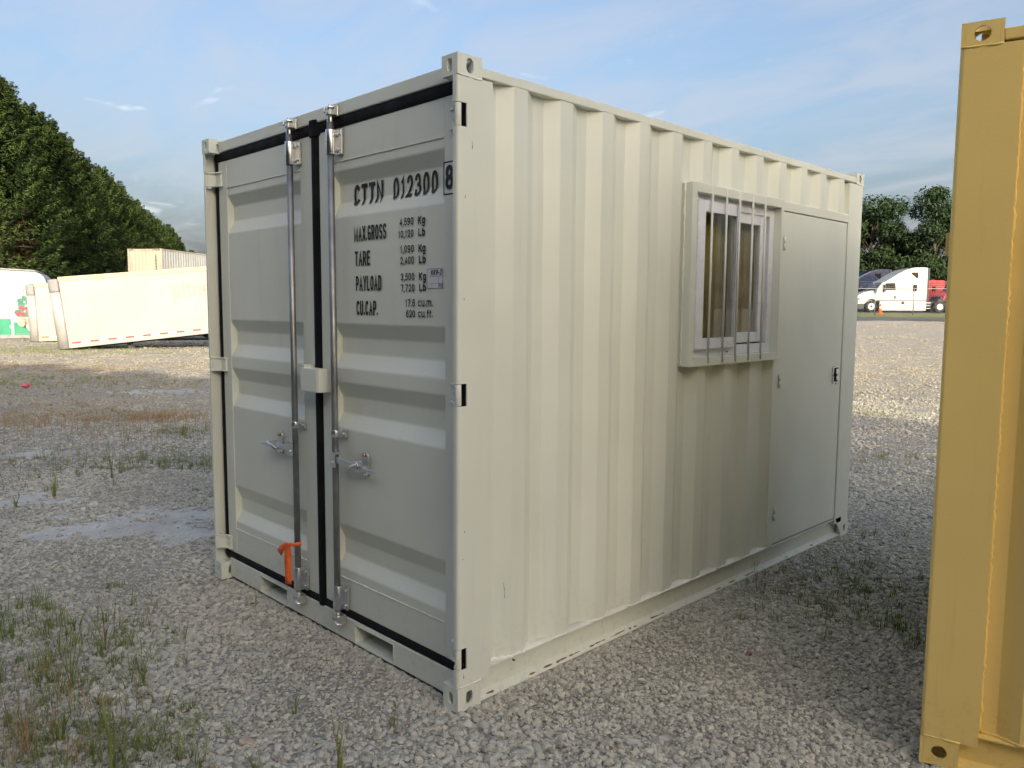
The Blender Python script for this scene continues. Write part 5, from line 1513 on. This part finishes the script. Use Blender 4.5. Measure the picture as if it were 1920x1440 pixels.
# ------------------------------------------------------------------ weeds and grass
M['grassg'] = leaf_mat('green grass', (.11, .16, .035), (.34, .38, .12))
M['grassb'] = leaf_mat('dry grass', (.27, .16, .075), (.52, .39, .19))
M['stemred'] = pbr('reddish grass stem', (.30, .15, .09), .7, var=.3)
def blades(name, mat, parent, specs, seg=4):
    """specs: list of (base xyz, azimuth, length, width, lean, tint)"""
    V = []; F = []; T = []
    for (bx_, by_, bz_), az, ln, wd, lean, ti in specs:
        d = np.array([math.cos(az), math.sin(az), 0]); s_ = np.array([-math.sin(az), math.cos(az), 0])
        o = len(V); p_ = np.array([bx_, by_, bz_]); th_ = math.pi / 2 - lean * .25
        for k in range(seg + 1):
            f_ = k / seg; w_ = wd * (1 - f_ ** 1.6) * .5 + .0003
            V.append(p_ - s_ * w_ + np.array([0, 0, .0])); V.append(p_ + s_ * w_); T += [ti + .25 * f_ - .1] * 2
            p_ = p_ + (d * math.cos(th_) + np.array([0, 0, 1]) * math.sin(th_)) * ln / seg
            th_ -= lean * .55
        for k in range(seg): F.append((o + 2 * k, o + 2 * k + 1, o + 2 * k + 3, o + 2 * k + 2))
    me = bpy.data.meshes.new(name); me.from_pydata([tuple(q) for q in V], [], F)
    a_ = me.attributes.new('tint', 'FLOAT', 'POINT'); a_.data.foreach_set('value', np.clip(np.array(T, np.float32), 0, 1))
    me.polygons.foreach_set('use_smooth', [True] * len(F)); me.materials.append(mat)
    o = bpy.data.objects.new(name, me); COL.objects.link(o); o.parent = parent
    return o
gr = random.Random(9)
def tuft_specs(x, y, n, ln, wd, spread, lean=.6, tint=.4):
    out = []
    for _ in range(n):
        a_ = gr.uniform(0, 6.283); d = abs(gr.gauss(0, spread))
        px, py = x + d * math.cos(a_), y + d * math.sin(a_)
        out.append(((px, py, hz(px, py) - .003), gr.uniform(0, 6.283), ln * gr.uniform(.45, 1.15), wd * gr.uniform(.6, 1.2), lean * gr.uniform(.2, 1.5), tint + gr.gauss(0, .15)))
    return out
green = []; dry = []; stems = MB()
def stem(x, y, h, red=True, lean=.25):
    a_ = gr.uniform(0, 6.283); z = hz(x, y); l_ = gr.uniform(0, lean) * h
    pts = [(x + l_ * f_ ** 1.6 * math.cos(a_), y + l_ * f_ ** 1.6 * math.sin(a_), z - .004 + h * f_) for f_ in (0, .35, .7, 1)]
    stems.tube(pts, [.0014, .0011, .0008, .0004], 4, cap=False)
    return pts
def patch(px, py, rx, ry, n, fn):
    c = gpt(px, py)[:2]
    for _ in range(n):
        u, v = gr.gauss(0, .5), gr.gauss(0, .5)
        x = c[0] + _r2[0] * rx * u + _f2[0] * ry * v; y = c[1] + _r2[1] * rx * u + _f2[1] * ry * v
        if not bool(in_containers(np.array(x), np.array(y), .01)): fn(x, y)
def g_small(x, y): green.extend(tuft_specs(x, y, gr.randint(6, 14), .07, .0032, .028, .8, gr.uniform(.25, .75)))
def g_mid(x, y): green.extend(tuft_specs(x, y, gr.randint(6, 14), gr.uniform(.09, .16), .0036, .022, .7, gr.uniform(.25, .75)))
def d_small(x, y): dry.extend(tuft_specs(x, y, gr.randint(14, 26), .11, .0028, .07, .5, .45))
def d_stem(x, y):
    pts = stem(x, y, gr.uniform(.10, .24)); 
    p_ = pts[2]; dry.extend([(p_, gr.uniform(0, 6.28), .06, .0025, .6, .5) for _ in range(2)]); green.extend([(pts[1], gr.uniform(0, 6.28), .09, .003, .5, .3)])
# left foreground weeds
patch(60, 1180, .55, .45, 26, g_mid); patch(20, 1240, .4, .4, 16, g_mid); patch(150, 1270, .45, .35, 16, g_mid); patch(120, 1230, .6, .4, 10, d_stem); patch(60, 1380, .5, .3, 8, d_stem)
patch(170, 1380, .35, .22, 15, g_small); patch(200, 1400, .25, .18, 14, g_small); patch(60, 1300, .6, .4, 26, g_small); patch(290, 1400, .22, .2, 8, g_small); patch(60, 1340, .6, .4, 12, d_small)
patch(330, 1350, .25, .15, 5, g_small); patch(300, 1430, .3, .1, 8, g_mid); patch(100, 1420, .6, .2, 16, g_small); patch(40, 1420, .4, .2, 7, d_small)
patch(40, 1200, .6, .5, 60, g_small); patch(120, 1260, .7, .5, 60, g_small); patch(30, 1300, .5, .5, 60, g_small); patch(185, 1370, .3, .2, 40, g_small); patch(60, 1420, .6, .2, 40, g_small); patch(30, 1180, .4, .4, 30, g_mid)
# middle distance: brown and green strips
patch(60, 800, 2.4, 1.1, 95, d_small); patch(130, 770, 2.6, 1.4, 50, d_small); patch(210, 784, 1.8, .8, 60, d_small); patch(200, 830, 2.2, 1.2, 120, d_stem); patch(290, 785, 1.0, .5, 60, d_small)
patch(180, 775, 1.4, .5, 60, g_small); patch(60, 720, 3.6, 1.3, 190, g_mid); patch(110, 710, 2.0, .7, 60, g_mid); patch(220, 736, .9, .4, 26, g_small); patch(310, 810, .7, .4, 26, g_mid); patch(355, 815, .4, .35, 20, g_mid)
patch(210, 865, 1.7, .7, 44, g_mid); patch(310, 870, 1.1, .5, 40, g_mid); patch(270, 870, .8, .5, 26, g_small); patch(355, 870, .6, .4, 26, g_mid); patch(60, 890, 1.0, .6, 18, d_stem); patch(110, 900, .8, .5, 12, g_mid); patch(200, 800, 2.2, 1.0, 70, d_stem)
patch(300, 640 + 35, 8, 2.5, 120, g_small); patch(60, 662, 5.0, 2.0, 420, g_mid); patch(10, 655, 4.0, 2.0, 260, g_mid); patch(215, 655, 3, 1.5, 120, g_mid)
patch(100, 690, 4, 1.5, 150, d_small)
# right, between the containers
patch(1560, 1130, .55, .55, 62, g_small); patch(1600, 1120, .4, .5, 34, g_small); patch(1490, 1120, .3, .3, 14, g_small); patch(1560, 1075, .5, .35, 30, g_small); patch(1640, 1090, .35, .4, 26, g_small); patch(1520, 1030, .25, .1, 6, g_small)
patch(1720, 1200, .12, .25, 12, g_mid); patch(1690, 1170, .2, .3, 12, g_small); patch(1408, 1095, .1, .1, 2, d_stem); patch(1335, 1118, .05, .05, 2, g_small)
for px, py in ((1615, 770), (1638, 776), (1659, 779), (1675, 772), (1684, 781), (1715, 784), (1637, 853), (1675, 855), (1690, 862), (1702, 868), (1630, 866), (1740, 859), (1670, 905), (1640, 1000)): patch(px, py, .35, .2, 7, g_small)
tag(blades('grass', M['grassg'], None, green), 'sparse green grass tufts growing through the gravel', 'grass', None, 'stuff')
tag(blades('dry_grass', M['grassb'], None, dry), 'brown dried grass scattered across the yard', 'grass', None, 'stuff')
o = stems.build('weed_stems', M['stemred'], None, fix=False); tag(o, 'thin reddish weed stems standing in the gravel', 'weeds', None, 'stuff')

def weed(label, px, py, h, n, wd=.006, lean=.35, red=True, tint=.45):
    c = gpt(px, py); x, y = c[0], c[1]; z = hz(x, y)
    r = empty('weed_plant', (x, y, z)); tag(r, label, 'plant', 'single weeds standing in the gravel')
    sp = []
    mb = MB(); a0 = gr.uniform(0, 6.28)
    for k in range(max(1, n // 4)):
        a_ = a0 + gr.uniform(-.8, .8); l_ = h * gr.uniform(.05, .28)
        pts = [(l_ * f_ ** 1.5 * math.cos(a_) + gr.uniform(-.004, .004), l_ * f_ ** 1.5 * math.sin(a_), -.005 + h * gr.uniform(.75, .8) * f_) for f_ in (0, .3, .6, 1)]
        mb.tube(pts, [.0026, .0022, .0016, .0008], 5, cap=False)
        for f_ in (1, 2, 3): 
            sp.append((pts[f_], gr.uniform(0, 6.28), h * gr.uniform(.3, .55), wd, lean * gr.uniform(.4, 1.3), tint))
    mb.build('stem', M['stemred'] if red else pbr('green stem', (.12, .17, .05), .7), r)
    for k in range(n): sp.append(((gr.uniform(-.01, .01), gr.uniform(-.01, .01), -.004), gr.uniform(0, 6.28), h * gr.uniform(.4, 1.0), wd * gr.uniform(.7, 1.2), lean * gr.uniform(.2, 1.3), tint + gr.gauss(0, .1)))
    blades('leaf_blades', M['grassg'], r, sp, 5)
weed('tall grass weed with dark red stem bases left of the container doors', 135, 1297, .36, 7)
weed('leaning grass weed with red stem base between the tall one and the doors', 198, 1227, .30, 5, lean=.5)
weed('tall bright green grass weed at the bottom edge of the picture', 214, 1446, .30, 6, .008, .3, False)
weed('short upright green weed low in the bottom corner beside the tall one', 117, 1393, .16, 8, .009, .4, False)
weed('forked green grass weed standing alone on clean gravel', 267, 1283, .14, 4, .006, .5, False)
weed('pair of slim green blades on bare gravel before the container corner', 553, 1340, .12, 2, .006, .9, False)
weed('upright thin grass weed at the bottom edge before the doors', 637, 1446, .20, 5, .006, .2)
weed('small yellowing weed close to the near container corner', 737, 1362, .11, 4, .006, .5, False, .8)
weed('bright green weed standing on the pale silt left of the doors', 102, 932, .17, 8, .011, .3, False, .6)
weed('small green sprout at the frame edge by the silt', 30, 952, .13, 6, .012, .4, False, .5)
weed('branched reddish weed in the brown grass strip', 240, 828, .34, 5)
weed('tall reddish weed with a green base behind the silt patch', 210, 900, .33, 8)

# a few larger stones and litter on the yard
def rock(label, px, py, rad, col, seed):
    c = gpt(px, py); rg = np.random.default_rng(seed)
    bm = bmesh.new(); bmesh.ops.create_icosphere(bm, subdivisions=3, radius=1)
    pl = [(rg.normal(size=3), rg.uniform(.55, .9)) for _ in range(14)]
    pl = [(n_ / np.linalg.norm(n_), d_) for n_, d_ in pl]
    for v in bm.verts:
        q = np.array(v.co[:])
        for n_, d_ in pl:
            e = q @ n_ - d_
            if e > 0: q = q - n_ * e * .92
        v.co = q * rad * np.array([1.2, .95, .7])
    me = bpy.data.meshes.new('rock'); bm.to_mesh(me); bm.free()
    me.materials.append(pbr('rock ' + str(seed), col, .85, var=.25, vscale=30, bump=.6, bscale=120))
    o = bpy.data.objects.new('rock', me); COL.objects.link(o)
    o.location = (c[0], c[1], hz(c[0], c[1]) + rad * .25); o.rotation_euler = (0, 0, rg.uniform(0, 6.28))
    tag(o, label, 'rock')
rock('pale stone larger than the rest at the silt edge', 177, 946, .045, (.58, .56, .52), 1)
rock('pinkish stone in the gravel before the cargo doors', 459, 1391, .032, (.46, .36, .30), 2)
rock('pale rounded stone on the shaded ground between the containers', 1500, 1204, .030, (.44, .42, .39), 3)
rock('grey stone on the silt by the left container corner', 226, 965, .022, (.26, .25, .24), 4)
rock('dark stone on the silt just left of the container', 367, 923, .035, (.25, .24, .23), 5)
rock('brownish chip lying alone on the pale ground by the long wall', 1404, 1227, .020, (.28, .16, .11), 6)
def scrap():
    c = gpt(49, 727); 
    bm = bmesh.new(); bmesh.ops.create_icosphere(bm, subdivisions=3, radius=.07); rg = np.random.default_rng(3)
    for v in bm.verts:
        q = np.array(v.co[:]); q = q * (1 + .35 * math.sin(q[0] * 60 + 1) * math.sin(q[1] * 55) + .2 * rg.normal() * .4); v.co = q * np.array([1.5, 1.0, .55])
    me = bpy.data.meshes.new('crumpled_wrapper'); bm.to_mesh(me); bm.free(); me.materials.append(pbr('pink red wrapper', (.62, .10, .14), .4, var=.5, vscale=14))
    o = bpy.data.objects.new('crumpled_wrapper', me); COL.objects.link(o); o.location = (c[0], c[1], hz(c[0], c[1]) + .04); tag(o, 'crumpled red wrapper lying in the grass far across the yard', 'litter')
scrap()

# rust-brown scuffs along the lower lip of the long bottom rail and at the casting
rr = random.Random(12)
def rail_scuff(y, ln, f0, f1):
    a_, b_ = np.array([-.040, .030]), np.array([-.012, .012]); nrm = np.array([.54, .84]) * .0007
    vs = []; n = 6
    for i in range(n + 1):
        yy_ = y + ln * i / n; e_ = math.sin(math.pi * i / n) ** .6
        m_ = (f0 + f1) / 2; h_ = (f1 - f0) / 2 * e_ * rr.uniform(.6, 1.1)
        for f_ in (m_ - h_, m_ + h_):
            p_ = a_ + (b_ - a_) * f_ + nrm; vs.append((p_[0], yy_, p_[1]))
    MB().add(vs, [(2 * i, 2 * i + 2, 2 * i + 3, 2 * i + 1) for i in range(n)]).build('rust_scuff', M['rust'], cream, fix=False)
for k in range(26):
    rail_scuff(rr.uniform(.14, 3.3) if k > 9 else rr.uniform(.14, 1.3), rr.uniform(.02, .09), rr.uniform(.55, .75), rr.uniform(.8, .99))
